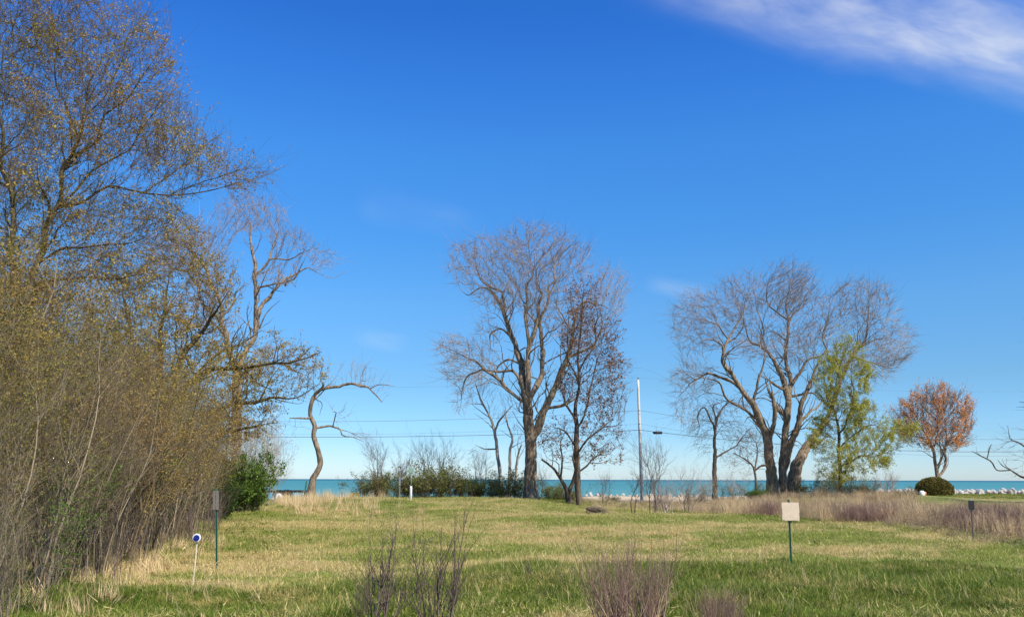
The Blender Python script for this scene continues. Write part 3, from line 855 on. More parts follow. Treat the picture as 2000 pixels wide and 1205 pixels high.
tree('forked_small_tree', 'small curved forked tree at the foot of the red budded tree',
 [[(540,1150,24),(522,1090,14),(480,1020,9),(430,980,6)],[(538,1120,16),(550,1050,14),(556,960,8),(545,900,4)],[(505,1050,9),(510,960,6),(512,880,3)]],
 [(480,930,70,80),(560,960,70,80),(430,960,50,50)], 56.5, ZA, natt=260, bark='bark_brown', twig='twig_brown', tw_len=0.6, tw_n=1, sub=2, auto=0.6)
tree('pale_slender_tree', 'pale slender tree with three thin leaning stems left of the tall cottonwood',
 [[(284,1060,15),(262,960,12),(252,890,11),(235,830,9),(200,760,6),(175,690,4)],[(252,880,8),(290,810,6),(320,770,4)],
  [(305,1070,12),(308,960,10),(318,900,8),(300,850,6),(288,790,4)],[(325,1075,10),(335,980,8),(355,920,5)],[(262,950,7),(215,940,4),(180,930,3)]],
 [(200,720,60,70),(280,780,60,80),(340,900,35,60),(200,960,40,40)], 62, ZA, natt=380, bark='bark_pale', twig='twig_grey', tw_len=0.6, tw_n=2, sub=2, auto=0.6)

ZD = (1280, 480, 2.274)
tree('cottonwood_tree', 'broad bare cottonwood with several thick trunks and spreading limbs on the right',
 [[(565,1095,46),(565,960,36),(575,860,34),(585,760,32),(590,690,30)],
  [(526,1095,62,-.5),(509,960,46,-.5),(498,860,42,-.4),(473,790,38,-.6),(430,700,30,-1),(385,640,22,-1.3),(340,570,19,-1.5),(300,520,16,-1.6),(310,440,12,-1.6),(350,370,8,-1),(390,300,6,-.6),(400,240,4,0)],
  [(600,1100,62,.5),(624,1000,48,.6),(656,920,42,.9),(706,850,32,1.3),(760,770,18,1.7),(810,640,18,2),(850,540,14,2.2),(890,470,12,2.3),(930,420,10,2.4),(945,330,6,2.2),(950,240,4,2)],
  [(590,690,30),(572,600,26),(545,540,20),(510,490,16),(460,440,12),(420,420,10),(400,360,7),(380,310,4)],
  [(588,690,24),(600,600,20),(578,520,16),(585,420,14),(590,330,12),(585,240,7),(600,150,4)],
  [(300,520,12),(280,470,9),(250,440,7),(190,430,4)],
  [(400,660,16),(340,620,13),(280,590,11),(220,575,9),(150,610,6),(90,680,3)],
  [(455,770,14),(370,720,12),(310,680,10),(270,610,8),(200,590,5),(120,560,3)],
  [(602,620,18),(650,560,14),(690,500,10),(740,490,7),(790,460,4)],
  [(600,665,12),(650,660,10),(700,655,8),(740,690,4)],
  [(578,640,14),(540,620,12),(500,595,8),(470,580,5)],
  [(572,1000,30),(597,900,28),(612,850,27),(640,780,24),(650,700,18),(690,600,13),(720,530,10),(760,440,6),(740,370,4)],
  [(840,570,10),(800,460,8),(785,380,6),(800,300,5),(830,190,3)],
  [(900,460,9),(1000,500,6),(1090,530,4),(1150,520,3)],[(930,420,8),(1000,410,6),(1070,390,3)],
  [(590,330,10),(640,290,7),(690,250,5),(710,180,3)],[(586,300,9),(545,250,7),(530,170,5),(540,110,3)],
  [(320,430,7),(260,370,5),(200,330,3)],[(503,900,16),(516,800,17),(522,700,20),(512,650,19)],[(470,445,8),(500,360,6),(470,270,4),(460,200,3)],
  [(580,770,16),(535,700,12),(500,640,8),(480,560,5)],[(500,870,12),(450,800,9),(410,760,6),(380,800,3)],[(665,915,14),(720,880,10),(780,850,7),(830,860,4)],[(640,780,14),(680,740,10),(730,700,7),(770,640,4)],[(430,700,12),(440,600,9),(470,520,6),(480,430,4)]],
 [(200,340,140,150),(390,250,140,130),(590,210,150,140),(760,330,110,110),(920,270,150,130),(1020,430,140,110),(170,600,110,90),(650,440,150,100),(140,720,70,90),(440,420,120,90),(830,480,90,80),(980,560,80,60)],
 75, ZD, natt=7500, D=0.32, di=2.8, dk=0.48, tw_n=2, tw_len=0.85, sub=2, tw_r=0.0115, bark='bark_cotton', reach=0.4, out=0.2, tw_ang=0.8, tw_up=0.02, kink=0.06)
tree('drooping_tree', 'small dark tree with drooping twigs left of the broad multi-trunk cottonwood',
 [[(262,1090,24),(265,960,16),(262,860,12),(270,790,9),(300,720,6),(350,680,4)],[(268,950,10),(330,900,6),(390,850,5),(430,800,3)],
  [(262,850,9),(255,780,8),(215,720,6),(190,750,5),(185,850,3)],[(268,790,7),(250,720,6),(300,690,4)]],
 [(270,740,100,70),(220,820,70,100),(350,850,90,80),(390,700,60,60)], 71, ZD, natt=1100, bark='bark_brown', twig='twig_brown', tw_n=2, tw_len=0.9, sub=2, droop=1.1, tw_r=0.009)
tree('low_scrub_tree', 'low twisted scrubby tree against the left trunk of the broad cottonwood',
 [[(445,1080,14),(442,1000,9),(400,950,6),(350,920,4)],[(442,990,7),(470,960,8),(500,1000,6)],[(442,1000,7),(460,900,5),(430,840,3)]],
 [(440,900,80,90),(380,960,70,60)], 72, ZD, natt=420, bark='bark_brown', twig='twig_purple', tw_n=2, tw_len=0.7, sub=3, leaf='leaf_red', leaf_n=500, leaf_s=0.05)
tree('willow_tree', 'willow in fresh yellow-green leaf right of the broad multi-trunk cottonwood',
 [[(805,1118,24),(820,1040,16),(815,920,14),(815,820,12),(800,760,9),(790,700,7),(800,620,5),(830,500,3)],
  [(818,980,8),(850,960,8),(900,940,6),(1000,930,4)],[(815,830,8),(860,750,7),(880,640,5),(870,520,3)],
  [(815,900,7),(870,850,6),(950,800,4),(1000,810,3)],[(805,770,7),(770,780,5),(740,840,3)],[(800,740,6),(760,650,5),(750,560,3)],[(1000,930,4),(1060,890,4),(1120,840,3)]],
 [(855,500,80,90),(790,600,90,120),(890,600,80,110),(860,740,125,90),(950,850,120,90),(900,940,150,70),(1090,840,60,60),(760,860,70,110),(830,1000,110,60)],
 70, ZD, natt=3600, D=0.3, di=2.2, dk=0.45, bark='bark_brown', twig='twig_gold', tw_n=2, tw_len=0.6, sub=3, leaf=['leaf_willow'], leaf_n=[85000], leaf_s=0.042, tw_ang=0.5)

ZR = (1720, 740, 4.636)
tree('ornamental_tree', 'small round-headed tree with coppery pink leaves rising behind the clipped dome bush',
 [[(515,1010,40),(512,895,34),(500,780,28),(480,680,26),(440,560,18),(380,460,11),(300,360,6)],
  [(520,900,26),(575,820,22),(590,740,22),(572,650,22),(600,560,14),(660,450,9),(740,340,5)],
  [(522,880,14),(555,740,14),(560,660,12),(535,560,9),(520,400,6),(500,200,4)],[(508,800,10),(538,710,10),(528,620,8),(490,520,6),(430,350,4),(400,200,3)],
  [(490,715,8),(430,690,7),(390,660,5),(330,640,3)],[(578,640,12),(640,560,9),(740,520,5)],[(450,580,11),(360,540,8),(260,480,5),(180,400,3)],[(600,560,9),(610,400,6),(620,250,4)]],
 [(300,350,180,190),(500,260,200,180),(680,300,150,170),(480,480,260,140),(720,470,110,120),(260,470,130,130),(600,580,180,70)],
 92, ZR, natt=2200, D=0.28, di=2.0, dk=0.42, up=(0, 0, 0.25), bark='bark_cotton', twig='twig_brown', tw_n=2, tw_len=0.8, sub=3, tw_up=0.8, tw_ang=0.45, leaf='leaf_pink', leaf_n=25000, leaf_s=0.06, start_frac=0.5, tw_r=0.01, out=0.7)
tree('bare_tree', 'bare tree at the right edge of the photo reaching thin branches into it',
 [[(2130,985,26),(2125,930,22),(2105,800,18),(2110,660,12),(2130,540,7)],[(2122,925,9),(2060,935,6),(2000,927,5),(1972,915,4),(1957,908,3),(1945,895,2)],[(2000,926,5),(1978,917,4),(1960,900,4),(1947,888,3),(1930,876,2)],
  [(2108,870,7),(2040,880,5),(2000,874,4),(1978,855,3),(1968,835,2)],[(2105,800,7),(2050,800,5),(2005,790,3),(1994,785,2)],[(1960,900,3),(1968,880,2),(1972,866,2)],[(2108,760,8),(2170,700,5),(2200,600,3)]],
 [(1975,880,32,50),(1985,925,30,14),(2070,830,70,90),(2110,650,110,130),(2190,740,80,100)], 60, natt=900, tw_n=1, tw_len=0.6, sub=2, bark='bark_brown', twig='twig_brown', cat='tree')

# crooked tree by the lake on the left
ZC = (300, 360, 1.882)
tree('crooked_tree', 'crooked bare tree with a bent hooked trunk standing before open water on the left',
 [[(568,1165,34),(600,1080,22),(612,1000,20),(590,930,18),(580,860,16),(580,800,15),(605,760,13),(640,745,12),(690,740,10),(740,752,9),(800,745,6),(830,780,3)],
  [(580,857,9),(545,848,8),(500,862,6)],[(587,900,9),(650,885,7),(700,895,6),(720,925,4),(780,935,3)],[(612,757,9),(628,738,8),(612,726,6)],[(650,885,5),(670,855,4),(660,840,3)],[(800,745,4),(840,735,3),(880,745,2)]],
 [(835,740,50,45),(690,850,50,40),(760,930,50,30),(680,690,60,40),(520,880,40,30),(760,690,60,50)], 60, ZC, natt=420, D=0.3, di=2.2, dk=0.7, tw_n=1, tw_len=0.8, sub=2, droop=0.2, twig='twig_grey', wob=1.4, tw_r=0.008, auto=0.3, out=0.1, kink=0.18)

# left: bare cottonwood, golden tree in front of it, big budding willow
tree('cottonwood_tree', 'bare cottonwood rising behind the thicket on the left',
 [[(305,1190,46),(305,900,38),(305,760,35),(303,700,32)],
  [(303,700,22),(275,600,20),(262,530,16),(240,420,13),(205,330,10),(160,270,8),(110,220,6),(80,160,4)],
  [(258,515,14),(190,430,11),(150,350,9),(60,290,7),(0,200,5)],
  [(310,705,24),(340,620,19),(370,530,17),(400,460,15),(455,375,12),(550,320,9),(600,325,6),(645,345,4)],
  [(372,520,14),(350,420,14),(340,340,14),(340,260,12),(330,160,9),(310,60,5)],
  [(342,290,9),(370,240,8),(395,160,6),(412,80,4)],[(345,350,9),(420,325,7),(480,300,6),(520,230,4)],[(352,270,8),(400,225,6),(480,215,5),(540,190,3)],
  [(312,705,11),(380,670,9),(450,658,8),(520,680,7),(560,700,4)],[(262,500,9),(290,430,8),(310,400,6),(350,370,4)],[(550,320,6),(600,270,5),(650,255,3)],[(455,375,8),(450,345,7),(470,300,5)]],
 [(330,120,120,80),(430,120,70,60),(160,240,130,110),(600,280,70,50),(500,220,90,50),(200,450,110,120),(460,330,70,60),(400,640,60,60),(60,250,90,90)],
 50, ZC, natt=4200, D=0.26, di=2.2, dk=0.4, tw_n=2, tw_len=0.6, sub=2, tw_r=0.008)

ZL = (0, 0, 1.853)
tree('budding_tree', 'golden budded tree whose branches fan out to the right above the thicket',
 [[(330,1090,30),(325,960,26),(318,860,22),(330,800,18)],[(330,800,14),(380,740,11),(430,720,8),(500,715,6),(580,700,4),(640,690,3)],
  [(326,850,12),(400,810,9),(480,780,7),(560,775,5),(620,750,3)],[(330,800,12),(360,700,9),(420,620,6),(450,560,4)],[(322,820,12),(280,720,10),(250,620,7),(240,540,4)],
  [(330,870,9),(420,850,7),(500,830,5),(540,830,3)],[(330,790,12),(310,700,9),(330,600,6),(340,520,4)],[(380,740,7),(440,690,5),(520,650,3)]],
 [(440,740,110,80),(560,730,80,60),(330,640,110,110),(230,660,100,110),(450,820,100,50),(280,780,120,80),(400,560,80,70)],
 31, natt=4200, D=0.19, di=1.3, dk=0.28, up=(0, 0, .05), bark='bark_willow', twig='twig_gold', tw_n=2, tw_len=0.34, sub=1, tw_r=0.006, leaf='leaf_gold', leaf_n=40000, leaf_s=0.034, reach=0.4, kink=0.08, auto=1.4)
tree('budding_willow', 'great spreading tree in golden bud filling the upper left corner',
 [[(70,2050,60),(60,1700,48),(50,1400,42),(62,1180,36),(64,1100,32)],
  [(64,1120,26),(65,1040,24),(50,900,20),(40,720,18),(20,600,14),(10,480,10),(-10,350,7),(0,200,4),(30,60,3)],
  [(66,1110,28),(110,1020,26),(150,900,24),(200,780,20),(250,640,14),(290,520,12),(320,350,8),(380,180,5),(420,20,3)],
  [(100,1060,15),(200,1030,11),(330,1010,9),(430,1005,7),(560,1020,5),(700,1060,3)],
  [(210,765,12),(300,740,10),(400,700,8),(500,710,7),(600,715,6),(760,700,5),(900,660,4),(1040,632,2)],
  [(255,630,9),(330,560,8),(400,450,7),(520,300,5),(640,160,3)],[(215,750,10),(330,640,8),(450,560,6),(560,430,5),(680,230,3)],
  [(42,750,10),(-60,600,9),(-150,420,6),(-200,200,3)],[(300,500,7),(240,380,6),(220,250,4),(240,60,3)],[(25,620,8),(90,480,7),(110,300,5),(130,100,3)],
  [(52,920,10),(-80,830,9),(-220,760,6)],[(500,710,5),(620,620,5),(740,520,4),(830,460,2)],[(130,960,9),(240,900,8),(380,880,6),(540,850,4)],[(600,715,5),(720,640,4),(880,590,3),(960,575,2)],[(300,520,7),(400,330,5),(480,160,4),(530,20,3)]],
 [(100,180,240,230),(330,230,190,230),(500,240,120,190),(160,500,300,200),(470,480,230,170),(620,600,210,120),(830,640,150,60),(-200,500,240,400),(120,760,260,160),(420,800,240,130),(300,980,300,110),(560,900,170,110),(30,1000,200,150),(-250,950,200,200),(100,-90,350,160)],
 24, ZL, natt=8500, D=0.17, di=1.3, dk=0.2, up=(0, 0, .10), bark='bark_willow', twig='twig_gold', tw_n=2, tw_len=0.6, sub=1, tw_r=0.0045, leaf='leaf_gold', leaf_n=115000, leaf_s=0.026, depth=0.75, reach=0.45, start_frac=0.7, kink=0.08, out=0.5, tw_up=0.3, rmax=0.06, auto=2.2)

# ------------------------------------------------------------------ shrubs (a few kinds, copied as individuals)
def shrub(nst, h, spread, lean, r, twig, side=(6, 4, 3), leaf=None, leaf_n=0, leaf_s=0.03, foot=0.25, up=0.25, leaf_lo=0.15, noise=0.11, low=0.22, ang=0.62):
    """returns list of (part name, mesh)"""
    a = rng.uniform(0, 6.28, nst); rr = np.sqrt(rng.uniform(0, 1, nst)) * foot
    p = np.stack([np.cos(a) * rr, np.sin(a) * rr, np.full(nst, -0.05)], -1)
    ln = rng.uniform(0.1, 1, nst) * lean; a2 = a + rng.normal(size=nst) * 0.5
    d = nrm(np.stack([np.cos(a2) * ln, np.sin(a2) * ln, np.ones(nst)], -1))
    S, Rd = spawn(p, d, h * rng.uniform(0.6, 1.08, nst), r * rng.uniform(0.6, 1.3, nst), 9, noise, (0, 0, up), 0.22)
    geo = [strands_geo(S, Rd, 4)]; lp = [S[:, 2:].reshape(-1, 3)]
    L = h
    for lev, n in enumerate(side):
        if n == 0: break
        q, dd, r1 = side_shoots(S, Rd, n, ang, low if lev == 0 else 0.2, 0.98)
        L = L * (0.36 if lev == 0 else 0.48)
        S, Rd = spawn(q, dd, L * rng.uniform(0.35, 1.15, len(q)), r1 * 0.62, 4 if lev == 0 else 2, 0.16, (0, 0, up * 1.4), 0.4)
        geo.append(strands_geo(S, Rd, 3)); lp.append(S[:, 1:].reshape(-1, 3))
    V, Q = join_geo(geo)
    out = [('stems', mk('stems', V, [Q], M[twig]))]
    if leaf:
        LP = np.concatenate(lp[-2:]); LP = LP[LP[:, 2] > leaf_lo * h]
        ix = rng.integers(0, len(LP), leaf_n); pts = LP[ix] + rng.normal(size=(leaf_n, 3)) * leaf_s
        V, q = leaf_geo(pts, leaf_s); out.append(('foliage', mk('foliage', V, [q], M[leaf], False)))
    return out

def place(kind, name, label, cat, loc, rz, sc, group=None):
    t = thing(name, label, cat, loc, group, rz); t.scale = (sc,) * 3 if np.isscalar(sc) else sc
    for nm, me in kind: link(nm, me, t, kind='stuff')
    return t

thick = [shrub(15, 4.6, 1, 0.15, 0.021, 'twig_thicket', (8, 6, 3), 'leaf_olive', 10500, 0.021, 0.5, leaf_lo=0.36) for _ in range(3)] + \
        [shrub(17, 4.2, 1, 0.22, 0.020, 'twig_thicket', (8, 6, 3), 'leaf_olive', 2500, 0.02, 0.55, leaf_lo=0.3) for _ in range(2)] + \
        [shrub(14, 4.8, 1, 0.15, 0.020, 'twig_gold', (8, 6, 3), 'leaf_gold', 12000, 0.024, 0.5) for _ in range(2)] + \
        [shrub(10, 3.0, 1, 0.5, 0.013, 'twig_thicket', (7, 5, 2), 'leaf_green', 2200, 0.034, 0.5, leaf_lo=0.05)] + \
        [shrub(15, 1.5, 1, 0.55, 0.007, 'twig_brown', (5, 3, 0), None, 0, 0.02, 0.5)]
kd = {0: 'olive-budded shrub', 1: 'olive-budded shrub', 2: 'olive-budded shrub', 3: 'leafless grey shrub', 4: 'leafless grey shrub', 5: 'golden-budded shrub', 6: 'golden-budded shrub', 7: 'green-leafed shrub', 8: 'low reddish leafless brush'}
# rows following the thicket's edge; (depth, offset left of the edge, kind, scale)
rows = []
def addrow(y0, y1, step, off, kinds, s0, s1):
    y = y0
    while y < y1:
        rows.append((y + rng.uniform(-.3, .3), off + rng.uniform(-.3, .3), kinds[len(rows) % len(kinds)], rng.uniform(s0, s1))); y += step * (1 + (y - 12) * 0.03)
addrow(12.4, 44, 1.25, 1.0, [0, 3, 4, 5, 3, 1, 4, 6, 2], 0.72, 0.98)
addrow(12.0, 30, 1.5, 2.8, [4, 0, 5, 3, 2, 1, 6], 1.0, 1.25)
addrow(12.5, 30, 1.8, 4.8, [5, 1, 3, 0, 6, 2], 1.15, 1.4)
addrow(14, 40, 2.2, 7.0, [6, 0, 5, 1, 4], 1.3, 1.6)
addrow(12.0, 42, 1.6, 0.35, [8], 0.7, 1.15)
addrow(13, 30, 4.0, 0.9, [7], 0.5, 0.8)
ORD = ['first', 'second', 'third', 'fourth', 'fifth', 'sixth', 'seventh', 'eighth', 'ninth', 'tenth', 'eleventh', 'twelfth', 'thirteenth', 'fourteenth', 'fifteenth', 'sixteenth', 'seventeenth', 'eighteenth', 'nineteenth', 'twentieth', 'twenty-first', 'twenty-second', 'twenty-third', 'twenty-fourth', 'last']
cnt = {}
for (yy, off, k_, s_) in rows:
    x_ = float(edge_x(yy)) - off
    dep = 'along the edge' if k_ == 8 else ('in the front row' if off < 1.6 else ('in the second row' if off < 3.8 else ('in the third row' if off < 5.9 else 'in the back row')))
    cnt[dep] = cnt.get(dep, -1) + 1
    lab = '%s %s of the thicket, %s from the near end' % (kd[k_], dep, ORD[min(cnt[dep], 24)])
    place(thick[k_], 'brush' if k_ == 8 else 'thicket_shrub', lab, 'shrub', (x_, yy, float(terrain(x_, yy))), rng.uniform(0, 6.28), s_, '%ss of the thicket' % kd[k_])

# leafy and scrubby bushes by the lake
bush_green = shrub(60, 1.9, 1, 0.55, 0.012, 'twig_brown', (7, 5, 2), 'leaf_green', 15000, 0.055, 0.7, 0.1, 0.02, low=0.03)
bush_dark = [shrub(30, 2.0, 1, 0.75, 0.012, 'twig_brown', (8, 5, 3), 'leaf_dark', 5200, 0.05, 0.9, 0.1, 0.0, low=0.03) for _ in range(3)]
bush_haze = shrub(26, 4.2, 1, 0.45, 0.018, 'twig_grey', (9, 6, 3), 'leaf_blossom', 2600, 0.04, 0.6, 0.2, 0.3)
sap = [shrub(5, 4.4, 1, 0.22, 0.030, 'twig_brown', (9, 5, 3), None, 0, 0.03, 0.3, 0.3) for _ in range(2)]
bare = [shrub(11, 2.8, 1, 0.75, 0.028, 'twig_grey', (8, 5, 3), None, 0, 0.03, 0.5, 0.15) for _ in range(2)]
buda = shrub(3, 3.6, 1, 0.12, 0.035, 'twig_brown', (9, 4, 2), 'leaf_red', 350, 0.03, 0.15, 0.2)

place(bush_green, 'leafy_bush', 'bright green leafy bush at the far end of the thicket', 'bush', G(470, 41), 0, (1.1, 1.0, 1.25))
place(bush_green, 'leafy_bush', 'smaller green leafy bush set into the thicket, left of the bright green one', 'bush', G(420, 34), 2, (0.6, .6, 0.8))
place(bush_haze, 'blossoming_shrub', 'tall hazy purplish shrub with pale blossom beside the open water', 'shrub', G(517, 47), 0, (0.75, .8, 1.0))
place(bush_haze, 'blossoming_shrub', 'hazy purplish shrub rising behind the bright green bush', 'shrub', G(470, 47), 2.4, (0.9, .9, 1.0))
labs = [(728, 2.0, 'olive green bush at the left end of the shrub row behind the mound', 0.78, 0),
 (765, .8, 'mixed brown and green bush behind the small white sign', 0.80, 1), (845, .5, 'dark dense bush right of the white post', 1.05, 2),
 (878, 1.6, 'dark bush with reddish twigs in the middle of the shrub row', 0.9, 0), (812, 2.6, 'low brown bush behind the white post', 0.72, 2),
 (915, 1, 'low brownish bush in the shrub row behind the mound', 0.66, 1), (950, 1.8, 'second low brown bush from the tall cottonwood', 0.68, 2),
 (990, .8, 'green and brown bush touching the left side of the tall cottonwood trunk', 0.85, 0), (1075, 2, 'low bush behind the forked small tree', 0.5, 1), (1105, 2.4, 'low bush behind the red budded tree', 0.48, 2)]
for px, dy, lb, s_, k_ in labs:
    place(bush_dark[k_], 'scrub_bush', lb, 'bush', G(px, 59 + dy), rng.uniform(0, 6), (s_ * 1.25, s_ * 1.2, s_ * 1.05), 'bushes in the row behind the mound')
for px, s_, lb, k_ in [(740, 1.0, 'leftmost bare sapling above the shrub row', 0), (772, 0.8, 'second bare sapling from the left above the shrub row', 1), (830, 1.0, 'bare sapling behind the white post', 0),
    (858, 0.95, 'bare sapling growing through the dark dense bush', 1), (932, 0.8, 'bare sapling left of the pale slender tree', 0), (1055, 0.6, 'bare sapling just right of the tall cottonwood trunk', 1), (1180, 0.55, 'bare sapling right of the red budded tree', 0)]:
    place(sap[k_], 'bare_sapling', lb, 'sapling', G(px, 61.5), rng.uniform(0, 6), s_ * 1.05, 'bare saplings in the shrub row')
for px, Y_, s_, lb, kk in [(1237, 44, 0.72, 'thin reddish sapling left of the utility pole', buda), (1278, 43, 0.95, 'bare forked sapling right of the utility pole', sap[0]), (1302, 42, 0.62, 'low bare shrub with crossing branches right of the forked sapling', bare[0]),
    (1340, 52, 0.92, 'wide pale bare shrub between the utility pole and the drooping tree', bare[1]), (1292, 47, 0.5, 'small bare shrub behind the forked sapling', bare[1]), (1385, 66, 0.7, 'bare shrub at the foot of the drooping tree', bare[0]), (1440, 68, 0.8, 'bare shrub between the drooping tree and the broad cottonwood', bare[1]),
    (1735, 66, 0.7, 'bare shrub right of the yellow-green willow', bare[0])]:
    place(kk, 'bare_shrub', lb, 'shrub', G(px, Y_), rng.uniform(0, 6), s_, None)
brs = [shrub(16, 1.8, 1, 0.8, 0.014, 'twig_brown', (7, 5, 3), 'leaf_dark', 900, 0.04, 0.6, 0.15, low=0.05) for _ in range(2)]
for px, Y_, s_, lb in [(1352, 63, .8, 'low brown brush at the left end of the dead stalks'), (1420, 69, .9, 'low brown brush right of the drooping tree'), (1465, 71, .8, 'low brown brush left of the green bush by the broad cottonwood'), (1510, 70, .7, 'low brown brush right at the foot of the broad cottonwood'),
    (1625, 67, .8, 'low brown brush at the foot of the yellow-green willow'), (1660, 70, 1.0, 'low brown brush just right of the willow trunk'), (1712, 66, .85, 'low brown brush between the willow and the boulder wall'), (1765, 62, .5, 'lowest brown brush at the left of the dome bush'),
    (1120, 63, .9, 'low brown brush behind the red budded tree trunk'), (1020, 63, 1.0, 'low brown brush directly behind the tall cottonwood'), (720, 62, .9, 'low brown brush at the left end of the shrub row'), (895, 63, 1.0, 'low brown brush behind the middle of the shrub row'), (968, 62, 1.0, 'low brown brush around the pale slender tree')]:
    place(brs[int(px) % 2], 'brush', lb, 'shrub', G(px, Y_), rng.uniform(0, 6), (s_ * 1.2, s_, s_), 'low brown brush near the shore')
place(bush_green, 'leafy_bush', 'small green bush at the left foot of the broad cottonwood', 'bush', G(1478, 70), 1, (0.55, .55, 0.38))
place(bush_dark[0], 'scrub_bush', 'dark green bush between the broad cottonwood and the yellow-green willow', 'bush', G(1590, 72), 1, (1.3, 1, 0.75))
place(bush_dark[1], 'scrub_bush', 'brown and green bush right of the yellow-green willow', 'bush', G(1680, 72), 1, (1.3, 1, 0.55))
place(bush_dark[2], 'scrub_bush', 'low green bush on the sandy bank left of the utility pole', 'bush', G(1188, 80), 1, (.7, .6, 0.35))

# foreground stems
def fg(px, Y_, kind, name, label, s_, rz=0.0, tilt=0):
    t = place(kind, name, label, 'shrub', G(px, Y_), rz, s_); return t
near1 = shrub(9, 1.3, 1, 0.15, 0.008, 'twig_brown', (9, 2, 0), None, 0, .02, 0.09, 0.25, noise=.04, ang=.42)
near2 = shrub(13, 1.15, 1, 0.26, 0.008, 'twig_brown', (9, 2, 0), None, 0, .02, 0.12, 0.25, noise=.04, ang=.42)
clump = shrub(105, 0.80, 1, 0.40, 0.0055, 'twig_purple', (5, 2, 0), None, 0, .02, 0.26, 0.25, noise=.07)
sparse = shrub(14, 0.7, 1, 0.7, 0.004, 'straw', (4, 2, 0), None, 0, .02, 0.2, 0.1)
fg(752, 9.3, near1, 'bare_twig_shrub', 'bare upright brown stems at the bottom edge, left of centre', (1.6, 1.3, 1.02), 1)
fg(852, 9.3, near2, 'bare_twig_shrub', 'fan of bare dark stems at the bottom edge, right beside the upright ones', (1.5, 1.3, 1.1), 2)
fg(712, 10.2, near2, 'bare_twig_shrub', 'small sparse bare stems left of the two tall stem clumps', 0.55, 3)
fg(1222, 9.2, clump, 'stem_clump', 'dense clump of reddish purple dry stems at the bottom centre right', (1.1, 1.0, 1.3), 0)
fg(1215, 9.0, [('stems', shrub(14, 0.8, 1, .28, .004, 'straw', (3, 0, 0), None, 0, .02, .3, .2)[0][1])], 'dry_weed', 'straw-coloured stems standing inside the dense purple clump', (1.2, 1.1, 1.1), 2)
fg(1165, 9.5, sparse, 'dry_weed', 'thin dry weed stems left of the dense purple clump', 0.9, 2)
fg(1400, 9.6, clump, 'stem_clump', 'thin low clump of dry stems right of the dense purple one', (0.62, .62, .6), 2)
fg(1370, 9.9, sparse, 'dry_weed', 'leaning dry weed stems right of the dense purple clump', 0.8, 1)
fg(1130, 13.6, sparse, 'dry_weed', 'dry weed standing at the far edge of the long grass in the centre', 0.7, 1)
fg(1032, 14.5, near2, 'bare_twig_shrub', 'little brown seedling at the edge of the mown grass', 0.33, 1)
fg(402, 12.4, sparse, 'dry_weed', 'reddish dry weeds in front of the blue disc marker', 0.7, 1)
fg(222, 11.8, place and [('stems', mk('tussock', *blades(160, 0.25, 0.2, 0.5, 0.007, 0.7, 2), M['straw'], False))], 'grass_tussock', 'blond dry grass tussock at the foot of the thicket', 0.8, 1)
fg(20, 9.2, thick[4], 'thicket_shrub', 'bare pale shrub stems in the lower left corner', 0.36, 1)
fg(60, 10.5, thick[7], 'thicket_shrub', 'shrub with fresh green leaves in the lower left corner', 0.45, 1)
fg(-60, 9.8, thick[0], 'thicket_shrub', 'olive-budded shrub cut by the left edge of the photo', 0.62, 1)

# clipped dome bush
def dome(r1, h, n):
    u = rand_unit(n); u[:, 2] = np.abs(u[:, 2]) * 1.0
    u[: n // 4, 2] *= -0.35
    prof = 1 + 0.03 * rng.normal(size=(n, 1))
    p = u * np.array([r1, r1 * 0.9, h]) * prof
    return leaf_geo(p, 0.07, 0.5, 1.5)
c = G(1827, 88); t = thing('dome_bush', 'clipped dark olive dome-shaped bush in front of the coppery tree', 'bush', c)
V, q = dome(1.72, 1.35, 26000); V[:, 2] += 0.42
link('foliage', mk('foliage', V, [q], M['leaf_yew'], False), t)
nu, nv = 24, 9
th = np.linspace(0, 2 * math.pi, nu, endpoint=False); ph = np.linspace(-0.35, 1.5, nv)
V = np.array([[1.64 * math.cos(a) * math.cos(p_), 1.48 * math.sin(a) * math.cos(p_), 1.27 * math.sin(p_) + 0.42] for p_ in ph for a in th] )
ii = np.arange(nu * nv).reshape(nv, nu)
Q = np.stack([ii[:-1], np.roll(ii[:-1], -1, 1), np.roll(ii[1:], -1, 1), ii[1:]], -1).reshape(-1, 4)
link('inner_branches', mk('inner', V, [Q], M['leaf_yew']), t)
S, Rd = spawn(np.tile([0, 0, -.05], (9, 1)) + rng.normal(size=(9, 3)) * [.3, .3, 0], rand_unit(9) * [.8, .8, 0] + [0, 0, .8], np.full(9, 1.0), np.full(9, .05), 4, .1, (0, 0, .2))
V, Q = strands_geo(S, Rd, 5); link('stems', mk('stems', V, [Q], M['bark_brown']), t)

